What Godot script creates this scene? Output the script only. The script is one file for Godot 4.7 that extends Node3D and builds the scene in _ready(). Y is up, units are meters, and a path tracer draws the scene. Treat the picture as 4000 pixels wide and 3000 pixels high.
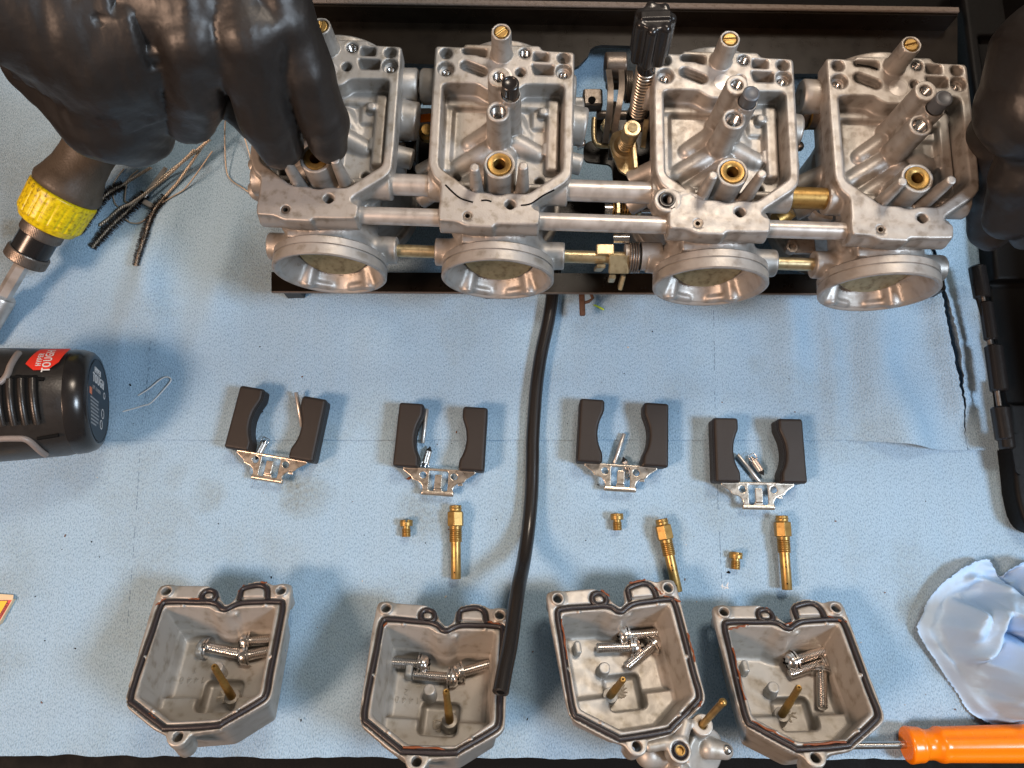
extends Node3D
# A carburettor rebuild laid out on blue paper towels. Geometry is written in millimetres and committed in metres.
const MM := 0.001

# ---------- shape accumulator ----------
class G:
	var v := PackedVector3Array()
	var n := PackedVector3Array()
	var uv := PackedVector2Array()
	var i := PackedInt32Array()
	func vert(p: Vector3, nn: Vector3, t := Vector2.ZERO) -> int:
		v.append(p); n.append(nn); uv.append(t)
		return v.size() - 1
	func tri(a: int, b: int, c: int) -> void:
		var g := (v[b] - v[a]).cross(v[c] - v[a])
		if g.dot(n[a] + n[b] + n[c]) > 0.0:
			i.append(a); i.append(c); i.append(b)
		else:
			i.append(a); i.append(b); i.append(c)
	func quad(a: int, b: int, c: int, d: int) -> void:
		tri(a, b, c); tri(a, c, d)
	func face(p: Array, nn: Vector3) -> void:
		var f := v.size()
		for q in p:
			vert(q, nn)
		for k in range(1, p.size() - 1):
			tri(f, f + k, f + k + 1)
	func flat(a: Vector3, b: Vector3, c: Vector3, d: Vector3, out: Vector3) -> void:
		var nn := (b - a).cross(c - a).normalized()
		if nn.dot(out) < 0.0: nn = -nn
		face([a, b, c, d], nn)
	func mesh() -> ArrayMesh:
		var a := []
		a.resize(Mesh.ARRAY_MAX)
		var s := PackedVector3Array()
		s.resize(v.size())
		for k in v.size():
			s[k] = v[k] * 0.001
		a[Mesh.ARRAY_VERTEX] = s
		a[Mesh.ARRAY_NORMAL] = n
		a[Mesh.ARRAY_TEX_UV] = uv
		a[Mesh.ARRAY_INDEX] = i
		var m := ArrayMesh.new()
		m.add_surface_from_arrays(Mesh.PRIMITIVE_TRIANGLES, a)
		return m

	# profile of (radius, height) turned about the y axis of xf
	func lathe(prof: Array, xf := Transform3D(), seg := 32, flats := 0) -> G:
		var m := prof.size()
		for k in m - 1:
			var a: Vector2 = prof[k]
			var b: Vector2 = prof[k + 1]
			var d := b - a
			if d.length() < 1e-5: continue
			var nn := Vector2(d.y, -d.x).normalized()
			var na := nn
			var nb := nn
			if k > 0:
				var e: Vector2 = a - prof[k - 1]
				if e.length() > 1e-5:
					var q := Vector2(e.y, -e.x).normalized()
					if q.dot(nn) > 0.75: na = (q + nn).normalized()
			if k < m - 2:
				var e2: Vector2 = prof[k + 2] - b
				if e2.length() > 1e-5:
					var q2 := Vector2(e2.y, -e2.x).normalized()
					if q2.dot(nn) > 0.75: nb = (q2 + nn).normalized()
			var f := v.size()
			for s in seg + 1:
				var t := TAU * s / seg
				var c := cos(t)
				var sn := sin(t)
				vert(xf * Vector3(a.x * c, a.y, a.x * sn), (xf.basis * Vector3(na.x * c, na.y, na.x * sn)).normalized(), Vector2(float(s) / seg, a.y * 0.01))
				vert(xf * Vector3(b.x * c, b.y, b.x * sn), (xf.basis * Vector3(nb.x * c, nb.y, nb.x * sn)).normalized(), Vector2(float(s) / seg, b.y * 0.01))
			for s in seg:
				var o := f + s * 2
				if a.x > 1e-5: tri(o, o + 1, o + 2)
				if b.x > 1e-5: tri(o + 1, o + 3, o + 2)
		return self

	func tube(pts: Array, r, seg := 12, closed := false) -> G:
		var m := pts.size()
		var t0: Vector3 = (pts[1] - pts[0]).normalized()
		var up := Vector3.UP if absf(t0.y) < 0.9 else Vector3.RIGHT
		var x := t0.cross(up).normalized()
		var f := v.size()
		var cnt := m + 1 if closed else m
		for k in cnt:
			var kk := k % m
			var pa: Vector3 = pts[(kk - 1 + m) % m] if closed or kk > 0 else pts[0]
			var pb: Vector3 = pts[(kk + 1) % m] if closed or kk < m - 1 else pts[m - 1]
			var t := (pb - pa).normalized()
			x = (x - t * x.dot(t)).normalized()
			var y := t.cross(x)
			var rr: float = r if r is float else r[kk]
			for s in seg + 1:
				var w := TAU * s / seg
				var d := x * cos(w) + y * sin(w)
				vert(pts[kk] + d * rr, d, Vector2(float(s) / seg, k * 0.05))
		for k in cnt - 1:
			for s in seg:
				var o := f + k * (seg + 1) + s
				quad(o, o + 1, o + seg + 2, o + seg + 1)
		if not closed:
			for e in 2:
				var c := 0 if e == 0 else m - 1
				var dir: Vector3 = (pts[0] - pts[1]).normalized() if e == 0 else (pts[m - 1] - pts[m - 2]).normalized()
				var cc := vert(pts[c], dir)
				var q := v.size()
				for s in seg:
					vert(v[f + c * (seg + 1) + s], dir)
				for s in seg:
					tri(cc, q + s, q + (s + 1) % seg)
		return self

	# box with chamfered edges
	func box(h: Vector3, xf := Transform3D(), ch := 0.3) -> G:
		ch = minf(ch, minf(h.x, minf(h.y, h.z)) * 0.8)
		var hi := h - Vector3(ch, ch, ch)
		for ax in 3:
			for sg in [-1.0, 1.0]:
				var u := (ax + 1) % 3
				var w := (ax + 2) % 3
				var q := []
				for c in [[-1, -1], [1, -1], [1, 1], [-1, 1]]:
					var p := Vector3.ZERO
					p[ax] = sg * h[ax]; p[u] = c[0] * hi[u]; p[w] = c[1] * hi[w]
					q.append(xf * p)
				var nn := Vector3.ZERO
				nn[ax] = sg
				face(q, (xf.basis * nn).normalized())
				for sw in [-1.0, 1.0]:
					var q2 := []
					for c in [[0, -1], [0, 1], [1, 1], [1, -1]]:
						var p2 := Vector3.ZERO
						p2[ax] = sg * (h[ax] if c[0] == 0 else hi[ax])
						p2[u] = sw * (hi[u] if c[0] == 0 else h[u])
						p2[w] = c[1] * hi[w]
						q2.append(xf * p2)
					var n2 := Vector3.ZERO
					n2[ax] = sg; n2[u] = sw
					face(q2, (xf.basis * n2).normalized())
		for a in [-1.0, 1.0]:
			for b in [-1.0, 1.0]:
				for c in [-1.0, 1.0]:
					face([xf * Vector3(a * h.x, b * hi.y, c * hi.z), xf * Vector3(a * hi.x, b * h.y, c * hi.z), xf * Vector3(a * hi.x, b * hi.y, c * h.z)], (xf.basis * Vector3(a, b, c)).normalized())
		return self

	# a bent plate: outline in the local xz plane, thickness along y
	func plate(poly: PackedVector2Array, y0: float, y1: float, xf := Transform3D()) -> G:
		var idx := Geometry2D.triangulate_polygon(poly)
		for e in 2:
			var y := y0 if e == 0 else y1
			var nn: Vector3 = (xf.basis * Vector3(0, -1 if e == 0 else 1, 0)).normalized()
			var f := v.size()
			for p in poly:
				vert(xf * Vector3(p.x, y, p.y), nn, p * 0.01)
			for k in range(0, idx.size(), 3):
				tri(f + idx[k], f + idx[k + 1], f + idx[k + 2])
		var cw := Geometry2D.is_polygon_clockwise(poly)
		for k in poly.size():
			var a := poly[k]
			var b := poly[(k + 1) % poly.size()]
			var d := b - a
			var o := Vector3(d.y, 0, -d.x) if not cw else Vector3(-d.y, 0, d.x)
			flat(xf * Vector3(a.x, y0, a.y), xf * Vector3(b.x, y0, b.y), xf * Vector3(b.x, y1, b.y), xf * Vector3(a.x, y1, a.y), xf.basis * -o)
		return self

# ---------- solid modelling: signed distances meshed as surface nets ----------
class Prim:
	var op := 0   # 0 join, 1 cut
	var k := 0.0
	func d(_p: Vector3) -> float: return 1e9
class PCap extends Prim:
	var a: Vector3
	var ab: Vector3
	var inv: float
	var ra: float
	var rb: float
	func d(p: Vector3) -> float:
		var pa := p - a
		var h := clampf(pa.dot(ab) * inv, 0.0, 1.0)
		return (pa - ab * h).length() - lerpf(ra, rb, h)
class PCyl extends Prim:
	var a: Vector3
	var ax: Vector3
	var hl: float
	var r0: float
	var sl: float
	var rn: float
	func d(p: Vector3) -> float:
		var pa := p - a
		var y := pa.dot(ax)
		var dx := sqrt(maxf(pa.length_squared() - y * y, 0.0)) - r0 - sl * y + rn
		var dy := absf(y - hl) - hl + rn
		return minf(maxf(dx, dy), 0.0) + sqrt(maxf(dx, 0.0) ** 2 + maxf(dy, 0.0) ** 2) - rn
class PBox extends Prim:
	var inv: Transform3D
	var h: Vector3
	var rn: float
	func d(p: Vector3) -> float:
		var q := (inv * p).abs() - h + Vector3(rn, rn, rn)
		return q.max(Vector3.ZERO).length() + minf(maxf(q.x, maxf(q.y, q.z)), 0.0) - rn
class PPoly extends Prim:
	var pts: PackedVector2Array
	var y0: float
	var y1: float
	var rn: float
	var taper: float
	func d(p3: Vector3) -> float:
		var p := Vector2(p3.x, p3.z)
		var m := pts.size()
		var best := (p - pts[0]).length_squared()
		var s := 1.0
		var b := pts[m - 1]
		for q in m:
			var a := pts[q]
			var e := b - a
			var w := p - a
			var t := clampf(w.dot(e) / e.length_squared(), 0.0, 1.0)
			best = minf(best, (w - e * t).length_squared())
			var c1 := p.y >= a.y
			var c2 := p.y < b.y
			var c3 := e.x * w.y > e.y * w.x
			if (c1 and c2 and c3) or not (c1 or c2 or c3): s = -s
			b = a
		var dx := s * sqrt(best) + taper * (y1 - p3.y) + rn
		var dy := absf(p3.y - (y0 + y1) * 0.5) - (y1 - y0) * 0.5 + rn
		return minf(maxf(dx, dy), 0.0) + sqrt(maxf(dx, 0.0) ** 2 + maxf(dy, 0.0) ** 2) - rn

class Solid:
	var ps: Array = []
	var slack := 0.0   # wider search for the surface where joints blend far
	func _add(p: Prim, op: int, k: float) -> void:
		p.op = op; p.k = k
		ps.append(p)
	func cap(a: Vector3, b: Vector3, ra: float, rb := -1.0, op := 0, k := 0.0) -> void:
		var p := PCap.new()
		p.a = a; p.ab = b - a; p.inv = 1.0 / maxf(p.ab.length_squared(), 1e-9); p.ra = ra; p.rb = ra if rb < 0.0 else rb
		_add(p, op, k)
	func cyl(a: Vector3, b: Vector3, r: float, op := 0, k := 0.0, rn := 0.25, rb := -1.0) -> void:
		var p := PCyl.new()
		var l := (b - a).length()
		p.a = a; p.ax = (b - a) / l; p.hl = l * 0.5; p.r0 = r; p.sl = 0.0 if rb < 0.0 else (rb - r) / l; p.rn = rn
		_add(p, op, k)
	func box(c: Vector3, h: Vector3, op := 0, k := 0.0, rn := 0.3, e := Vector3.ZERO) -> void:
		var p := PBox.new()
		p.inv = Transform3D(Basis.from_euler(e), c).affine_inverse(); p.h = h; p.rn = rn
		_add(p, op, k)
	func poly(pts: PackedVector2Array, y0: float, y1: float, op := 0, k := 0.0, rn := 0.3, taper := 0.0) -> void:
		var p := PPoly.new()
		p.pts = pts; p.y0 = y0; p.y1 = y1; p.rn = rn; p.taper = taper
		_add(p, op, k)

	func build_all(cell: float) -> G:   # bounds from the capsules
		var lo := Vector3.ONE * 1e6
		var hi := -lo
		for p in ps:
			if p is PCap:
				var r: float = maxf(p.ra, p.rb) + p.k * 0.3 + cell * 2.0
				lo = lo.min(p.a.min(p.a + p.ab) - Vector3.ONE * r)
				hi = hi.max(p.a.max(p.a + p.ab) + Vector3.ONE * r)
		return build(lo, hi, cell)
	func cull(list: Array, c: Vector3, rad: float, base: float, out: Array) -> float:
		for p: Prim in list:
			var d0 := p.d(c)
			var far := rad + p.k
			if d0 > far: continue
			if d0 < -far:
				out.clear()
				base = -1000.0 if p.op == 0 else 1000.0
			elif p.op == 0 or base < 0.0 or not out.is_empty():
				out.append(p)
		return base
	func at(q: Vector3, use: Array, w: float) -> float:
		for p: Prim in use:
			var e := p.d(q)
			if p.op == 0:
				if p.k > 0.0:
					var hh := maxf(p.k - absf(w - e), 0.0)
					w = minf(w, e) - hh * hh * 0.25 / p.k
				else:
					w = minf(w, e)
			elif p.k > 0.0:
				var h2 := maxf(p.k - absf(w + e), 0.0)
				w = maxf(w, -e) + h2 * h2 * 0.25 / p.k
			else:
				w = maxf(w, -e)
		return w
	func build(lo: Vector3, hi: Vector3, cell: float) -> G:
		var nb := Vector3i(((hi - lo) / (cell * 16.0)).ceil())
		var sx := nb.x * 16 + 1
		var sy := nb.y * 16 + 1
		var sxy := sx * sy
		var val := PackedFloat32Array()
		val.resize(sxy * (nb.z * 16 + 1))
		val.fill(100.0)
		var half := cell * 8.0
		var rad := half * 1.7321 * 1.12
		var rad2 := rad * 0.25
		var live := []
		var hv := Vector3(cell, cell, cell) * 2.0
		for bz in nb.z:
			for by in nb.y:
				for bx in nb.x:
					var b0 := lo + Vector3(bx, by, bz) * cell * 16.0
					var big: Array = []
					var base0 := cull(ps, b0 + Vector3(half, half, half), rad, 1000.0, big)
					if big.is_empty() and base0 > 0.0: continue
					for sub in 64:
						var sub_i := Vector3i(bx * 16 + (sub & 3) * 4, by * 16 + ((sub >> 2) & 3) * 4, bz * 16 + (sub >> 4) * 4)
						var s0 := lo + Vector3(sub_i) * cell
						var use: Array = []
						var base := base0
						if not big.is_empty(): base = cull(big, s0 + hv, rad2, base0, use)
						var at0 := sub_i.x + sub_i.y * sx + sub_i.z * sxy
						if not use.is_empty():
							var mid := at(s0 + hv, use, base)
							if absf(mid) > rad2 * 1.25 + slack:
								use.clear()
								base = mid
						if use.is_empty():
							if base < 0.0:
								for z in 5:
									for y in 5:
										var o := at0 + y * sx + z * sxy
										for x in 5: val[o + x] = minf(val[o + x], -50.0) if val[o + x] > 99.0 else val[o + x]
							continue
						live.append(sub_i)
						var q := s0
						for z in 5:
							q.z = s0.z + z * cell
							for y in 5:
								q.y = s0.y + y * cell
								var o := at0 + y * sx + z * sxy
								for x in 5:
									q.x = s0.x + x * cell
									val[o + x] = at(q, use, base)
		var g := G.new()
		var ids := PackedInt32Array()
		ids.resize(val.size())
		ids.fill(-1)
		var off := [0, 1, sx, sx + 1, sxy, sxy + 1, sxy + sx, sxy + sx + 1]
		var cv := PackedFloat32Array()
		cv.resize(8)
		for b: Vector3i in live:
			for z in 4:
				for y in 4:
					var o := b.x + (b.y + y) * sx + (b.z + z) * sxy
					for x in 4:
						var neg := 0
						for k in 8:
							var t := val[o + x + off[k]]
							cv[k] = t
							if t < 0.0: neg += 1
						if neg == 0 or neg == 8: continue
						var s := Vector3.ZERO
						var m := 0
						for e in 12:
							var ia: int = [0, 2, 4, 6, 0, 1, 4, 5, 0, 1, 2, 3][e]
							var ib: int = [1, 3, 5, 7, 2, 3, 6, 7, 4, 5, 6, 7][e]
							var fa := cv[ia]
							var fb := cv[ib]
							if (fa < 0.0) == (fb < 0.0): continue
							var t := fa / (fa - fb)
							var pa := Vector3(ia & 1, (ia >> 1) & 1, ia >> 2)
							var pb := Vector3(ib & 1, (ib >> 1) & 1, ib >> 2)
							s += pa + (pb - pa) * t
							m += 1
						var gr := Vector3(cv[1] + cv[3] + cv[5] + cv[7] - cv[0] - cv[2] - cv[4] - cv[6], cv[2] + cv[3] + cv[6] + cv[7] - cv[0] - cv[1] - cv[4] - cv[5], cv[4] + cv[5] + cv[6] + cv[7] - cv[0] - cv[1] - cv[2] - cv[3])
						var pos := lo + (Vector3(b.x + x, b.y + y, b.z + z) + s / m) * cell
						ids[o + x] = g.vert(pos, gr.normalized(), Vector2(pos.x, pos.z) * 0.01)
		for b: Vector3i in live:
			for z in 4:
				for y in 4:
					var o := b.x + (b.y + y) * sx + (b.z + z) * sxy
					for x in 4:
						var c := o + x
						if ids[c] < 0: continue
						var f0 := val[c] < 0.0
						for ax in 3:
							var st: int = [1, sx, sxy][ax]
							if (val[c + st] < 0.0) == f0: continue
							var u: int = [sx, sxy, 1][ax]
							var w: int = [sxy, 1, sx][ax]
							if c - u - w < 0: continue
							var i0 := ids[c]
							var i1 := ids[c - u]
							var i2 := ids[c - u - w]
							var i3 := ids[c - w]
							if i1 < 0 or i2 < 0 or i3 < 0: continue
							if f0:
								g.i.append_array([i0, i2, i1, i0, i3, i2])
							else:
								g.i.append_array([i0, i1, i2, i0, i2, i3])
		return g

# ---------- helpers ----------
func V(x: float, y: float, z: float) -> Vector3: return Vector3(x, y, z)
func pv(a: Array) -> PackedVector2Array:
	var o := PackedVector2Array()
	for k in range(0, a.size(), 2): o.append(Vector2(a[k], a[k + 1]))
	return o
func axis(a: Vector3, b: Vector3) -> Transform3D:   # y runs from a to b
	var y := (b - a).normalized()
	var x := y.cross(Vector3.UP if absf(y.y) < 0.95 else Vector3.BACK).normalized()
	return Transform3D(Basis(x, y, x.cross(y)), a)
func spl(p: Array, n: int, closed := false) -> Array:
	var o := []
	var m := p.size()
	for k in (m if closed else m - 1):
		var p0: Vector3 = p[(k - 1 + m) % m] if closed or k > 0 else p[0]
		var p1: Vector3 = p[k]
		var p2: Vector3 = p[(k + 1) % m]
		var p3: Vector3 = p[(k + 2) % m] if closed or k < m - 2 else p[m - 1]
		for s in n: o.append(p1.cubic_interpolate(p2, p0, p3, float(s) / n))
	if not closed: o.append(p[m - 1])
	return o
func round_poly(p: PackedVector2Array, r: float, n := 4) -> PackedVector2Array:
	var o := PackedVector2Array()
	var m := p.size()
	for k in m:
		var a := p[(k - 1 + m) % m]
		var b := p[k]
		var c := p[(k + 1) % m]
		var da := minf(r, a.distance_to(b) * 0.45)
		var dc := minf(r, c.distance_to(b) * 0.45)
		var s := b + (a - b).normalized() * da
		var e := b + (c - b).normalized() * dc
		for q in n + 1:
			var t := float(q) / n
			o.append(s.lerp(b, t).lerp(b.lerp(e, t), t))
	return o
func thing(called: String, label: String, category: String, at := Vector3.ZERO, group := "", kind := "") -> Node3D:
	var o := Node3D.new()
	o.name = called
	add_child(o, true)
	o.position = at * MM
	tag(o, label, category, group, kind)
	return o
func tag(o: Node, label: String, category: String, group := "", kind := "") -> void:
	o.set_meta("label", label)
	o.set_meta("category", category)
	if group: o.set_meta("group", group)
	if kind: o.set_meta("kind", kind)
func part(parent: Node, called: String, shape, m: Material, at := Transform3D(), label := "") -> MeshInstance3D:
	var o := MeshInstance3D.new()
	o.name = called
	o.mesh = shape.mesh() if shape is G else shape
	o.material_override = m
	o.transform = Transform3D(at.basis, at.origin * MM)
	if label: o.set_meta("label", label)
	parent.add_child(o, true)
	return o
func at(p: Vector3) -> Transform3D: return Transform3D(Basis(), p)
func place(n: Node3D, xf: Transform3D) -> void: n.transform = Transform3D(xf.basis, xf.origin * MM)

var M := {}
var made := {}
var lock := Mutex.new()
func noise_tex(freq: float, sd: int, kind := FastNoiseLite.TYPE_SIMPLEX_SMOOTH, oct := 4, ramp: Gradient = null, size := 256, fr := FastNoiseLite.FRACTAL_FBM) -> NoiseTexture2D:
	var n := FastNoiseLite.new()
	n.noise_type = kind; n.frequency = freq; n.seed = sd; n.fractal_type = fr; n.fractal_octaves = oct
	var t := NoiseTexture2D.new()
	t.width = size; t.height = size; t.seamless = true; t.noise = n
	if ramp: t.color_ramp = ramp
	return t
func grad(stops: Array) -> Gradient:
	var g := Gradient.new()
	var o := PackedFloat32Array()
	var c := PackedColorArray()
	for s in stops:
		o.append(s[0]); c.append(s[1])
	g.offsets = o; g.colors = c
	return g
func lin(r: float, g: float, b: float) -> Color: return Color(r, g, b).linear_to_srgb()
func mat(called: String, c: Color, rough: float, metal := 0.0, spec := 0.5) -> StandardMaterial3D:
	var m := StandardMaterial3D.new()
	m.resource_name = called
	m.albedo_color = c; m.roughness = rough; m.metallic = metal; m.metallic_specular = spec
	M[called] = m
	return m
func surf(m: StandardMaterial3D, tile_mm: float, albedo: Texture2D, rough: Texture2D, bump: Texture2D, depth_mm: float) -> void:
	m.uv1_triplanar = true
	m.uv1_scale = Vector3.ONE * (1000.0 / tile_mm)
	if albedo: m.albedo_texture = albedo
	if rough: m.roughness_texture = rough
	if bump:
		m.heightmap_enabled = true
		m.heightmap_texture = bump
		m.heightmap_scale = depth_mm * 0.1

func materials() -> void:
	var grain := noise_tex(0.09, 3, FastNoiseLite.TYPE_SIMPLEX_SMOOTH, 4)
	var blot := noise_tex(0.012, 5, FastNoiseLite.TYPE_SIMPLEX_SMOOTH, 5, grad([[0.0, Color(0.72, 0.69, 0.66)], [0.42, Color(0.92, 0.91, 0.9)], [1.0, Color(1, 1, 1)]]))
	var stain := noise_tex(0.014, 15, FastNoiseLite.TYPE_SIMPLEX_SMOOTH, 5, grad([[0.0, Color(0.78, 0.75, 0.71)], [0.3, Color(0.93, 0.92, 0.9)], [0.46, Color(0.985, 0.98, 0.975)], [1.0, Color(1, 1, 1)]]))
	var rgh := noise_tex(0.02, 9, FastNoiseLite.TYPE_SIMPLEX_SMOOTH, 4, grad([[0.0, Color(0.75, 0.75, 0.75)], [1.0, Color(1, 1, 1)]]))
	surf(mat("cast_aluminium", lin(0.375, 0.36, 0.342), 0.56, 0.55), 24, stain, rgh, grain, 0.035)
	surf(mat("scraped_aluminium", lin(0.42, 0.405, 0.385), 0.54, 0.55), 24, blot, rgh, grain, 0.03)
	surf(mat("bowl_aluminium", lin(0.42, 0.405, 0.38), 0.55, 0.5), 34, stain, rgh, grain, 0.03)
	surf(mat("turned_aluminium", lin(0.6, 0.575, 0.55), 0.4, 0.6), 30, blot, rgh, null, 0)
	surf(mat("steel", lin(0.62, 0.6, 0.58), 0.24, 1.0), 15, null, rgh, null, 0)
	surf(mat("bracket_steel", lin(0.66, 0.6, 0.52), 0.34, 0.9), 15, blot, rgh, grain, 0.02)
	surf(mat("zinc_yellow", lin(0.52, 0.43, 0.26), 0.36, 0.8), 12, blot, rgh, grain, 0.05)
	surf(mat("brass", lin(0.44, 0.285, 0.095), 0.44, 0.75), 14, blot, rgh, null, 0)
	surf(mat("old_brass", lin(0.34, 0.21, 0.065), 0.46, 0.75), 10, stain, rgh, grain, 0.03)
	surf(mat("dark_steel", lin(0.18, 0.155, 0.135), 0.42, 0.7), 14, stain, rgh, grain, 0.05)
	surf(mat("rust_steel", lin(0.12, 0.06, 0.035), 0.6, 0.4), 10, stain, rgh, grain, 0.1)
	surf(mat("black_paint", lin(0.011, 0.0078, 0.0052), 0.34, 0.0, 0.35), 60, blot, rgh, null, 0.0)
	surf(mat("worn_edge", lin(0.16, 0.13, 0.11), 0.55, 0.3), 10, stain, rgh, grain, 0.15)
	surf(mat("float_plastic", lin(0.02, 0.0152, 0.0128), 0.55, 0.0, 0.4), 8, null, rgh, grain, 0.06)
	surf(mat("rubber", lin(0.016, 0.014, 0.013), 0.38), 20, null, rgh, grain, 0.02)
	surf(mat("gasket_rubber", lin(0.022, 0.018, 0.02), 0.42), 12, null, rgh, grain, 0.06)
	surf(mat("hose_rubber", lin(0.014, 0.012, 0.011), 0.25), 20, null, null, null, 0.0)
	surf(mat("knob_plastic", lin(0.012, 0.011, 0.011), 0.28), 20, null, rgh, null, 0)
	surf(mat("residue", lin(0.20, 0.055, 0.015), 0.5), 8, stain, null, grain, 0.1)
	surf(mat("white_deposit", lin(0.55, 0.5, 0.43), 0.9), 8, stain, null, grain, 0.3)
	surf(mat("yellow_plastic", lin(0.72, 0.56, 0.0), 0.45), 20, noise_tex(0.03, 33, FastNoiseLite.TYPE_SIMPLEX_SMOOTH, 5, grad([[0.0, Color(0.45, 0.4, 0.3)], [0.34, Color(0.9, 0.88, 0.8)], [0.5, Color(1, 1, 1)], [1.0, Color(1, 1, 1)]])), rgh, grain, 0.05)
	surf(mat("dirty_grip", lin(0.075, 0.06, 0.045), 0.6), 30, stain, rgh, grain, 0.12)
	surf(mat("tool_plastic", lin(0.024, 0.021, 0.019), 0.38), 30, blot, rgh, grain, 0.05)
	surf(mat("grey_trim", lin(0.2, 0.17, 0.155), 0.5), 30, null, rgh, grain, 0.03)
	surf(mat("black_case", lin(0.004, 0.004, 0.0042), 0.6, 0.0, 0.25), 12, null, rgh, grain, 0.03)
	surf(mat("bench_black", lin(0.006, 0.006, 0.006), 0.7, 0.0, 0.18), 60, null, rgh, grain, 0.08)
	surf(mat("orange_plastic", lin(0.86, 0.2, 0.002), 0.3), 40, null, rgh, null, 0)
	surf(mat("satin_steel", lin(0.5, 0.48, 0.455), 0.38, 0.7), 15, null, rgh, null, 0)
	mat("red_label", lin(0.66, 0.03, 0.015), 0.4)
	mat("white_print", lin(0.62, 0.6, 0.58), 0.5)
	mat("grey_print", lin(0.25, 0.25, 0.25), 0.5)
	mat("orange_print", lin(0.6, 0.16, 0.06), 0.5)
	mat("plate_black", lin(0.01, 0.011, 0.013), 0.4)
	mat("yellow_card", lin(0.72, 0.42, 0.01), 0.5)
	mat("red_card", lin(0.5, 0.03, 0.03), 0.5)
	mat("cream_card", lin(0.62, 0.5, 0.33), 0.6)
	mat("dark_print", lin(0.06, 0.012, 0.012), 0.6)
	mat("bristle", lin(0.016, 0.012, 0.01), 0.55)
	mat("twisted_wire", lin(0.6, 0.5, 0.4), 0.4, 0.7)
	mat("clear_plastic", lin(0.55, 0.56, 0.56), 0.25)
	mat("collar_print", lin(0.2, 0.16, 0.02), 0.7)
	surf(mat("sleeve", lin(0.012, 0.012, 0.014), 0.9), 30, null, rgh, grain, 0.3)
	mat("soot", lin(0.008, 0.008, 0.008), 0.85, 0.0, 0.1)
	mat("paint_mark", lin(0.5, 0.7, 0.05), 0.7)
	var gl := mat("nitrile", lin(0.014, 0.0118, 0.0108), 0.52)
	surf(gl, 34, null, rgh, noise_tex(0.02, 71, FastNoiseLite.TYPE_SIMPLEX_SMOOTH, 3), 0.2)

func _ready() -> void:
	# camera
	var cam := Camera3D.new()
	cam.name = "camera"
	cam.fov = 54.70
	cam.near = 0.02
	cam.far = 20.0
	cam.position = Vector3(0, 0.39037, 0.08726)
	cam.rotation = Vector3(-PI / 2 + deg_to_rad(12.6), 0, 0)
	add_child(cam)
	cam.current = true
	# surroundings: a dim warm room
	var env := Environment.new()
	env.background_mode = Environment.BG_COLOR
	env.background_color = lin(0.14, 0.125, 0.11)
	env.tonemap_mode = Environment.TONE_MAPPER_LINEAR
	env.tonemap_exposure = 1.0
	env.sdfgi_enabled = true
	env.ssao_enabled = true
	env.ssil_enabled = true
	var we := WorldEnvironment.new()
	we.name = "surroundings"
	we.environment = env
	add_child(we)
	materials()
	# three shop lamps: a warm one at the viewer's left, a cool one at the right, a weaker one beyond the bench
	lamp("Warm", V(-900, 1120, 470), Color(1.0, 0.83, 0.71), 1.85, "warm white square shop lamp hanging over the bench at the left")
	lamp("Cool", V(960, 1120, 300), Color(0.87, 0.935, 1.0), 1.75, "cool white square shop lamp hanging over the bench at the right")
	lamp("Far", V(330, 1180, -660), Color(1.0, 0.93, 0.85), 0.8, "neutral white square shop lamp hanging beyond the far side of the bench")
	var t0 := Time.get_ticks_msec()
	var jobs := [carb_solid, bowl_solid, hand_solid, far_hand_solid, float_half, bracket_solid]
	var work := WorkerThreadPool.add_group_task(func(k): var g = jobs[k].call(); lock.lock(); made[k] = g; lock.unlock(), jobs.size())
	bench()
	towels()
	stand()
	WorkerThreadPool.wait_for_group_task_completion(work)
	print("solids ", Time.get_ticks_msec() - t0)
	carb_rack()
	print("rack ", Time.get_ticks_msec() - t0)
	bowls()
	print("bowls ", Time.get_ticks_msec() - t0)
	floats()
	jets()
	hose()
	print("small ", Time.get_ticks_msec() - t0)
	person()
	print("person ", Time.get_ticks_msec() - t0)
	tools()
	case_and_rest()
	debris()
	print("all ", Time.get_ticks_msec() - t0)

func lamp(_n: String, p: Vector3, c: Color, e: float, label: String) -> void:
	var t := thing("shop_lamp", label, "lamp", p, "shop lamps over the bench")
	var aim := (V(0, 20, 0) - p).normalized()
	var xf := Transform3D(Basis.looking_at(aim, Vector3.UP), Vector3.ZERO)
	part(t, "lamp_housing", G.new().box(V(162, 162, 15), Transform3D(Basis(), V(0, 0, 16)), 3), M.black_paint, xf)
	var gm := mat("lamp_glow_" + _n, c, 0.5)
	gm.emission_enabled = true
	gm.emission = c
	gm.emission_energy_multiplier = 4.0
	part(t, "lamp_panel", G.new().box(V(150, 150, 1), Transform3D(Basis(), V(0, 0, -0.5)), 0.3), gm, xf)
	var l := AreaLight3D.new()
	l.name = "lamp_light"
	l.area_size = Vector2(0.3, 0.3)
	l.area_normalize_energy = true
	l.light_color = c
	l.light_energy = e
	l.area_range = 6.0
	l.area_attenuation = 2.0
	l.shadow_enabled = true
	l.transform = Transform3D(xf.basis, xf.basis * Vector3(0, 0, -0.003))
	t.add_child(l)

func bench() -> void:
	var b := thing("bench_top", "black bench top under the blue paper towels", "bench", V(0, -8, 0), "", "structure")
	part(b, "board", G.new().box(V(700, 10, 500), at(V(0, -10, -60)), 2), M.bench_black)

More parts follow.
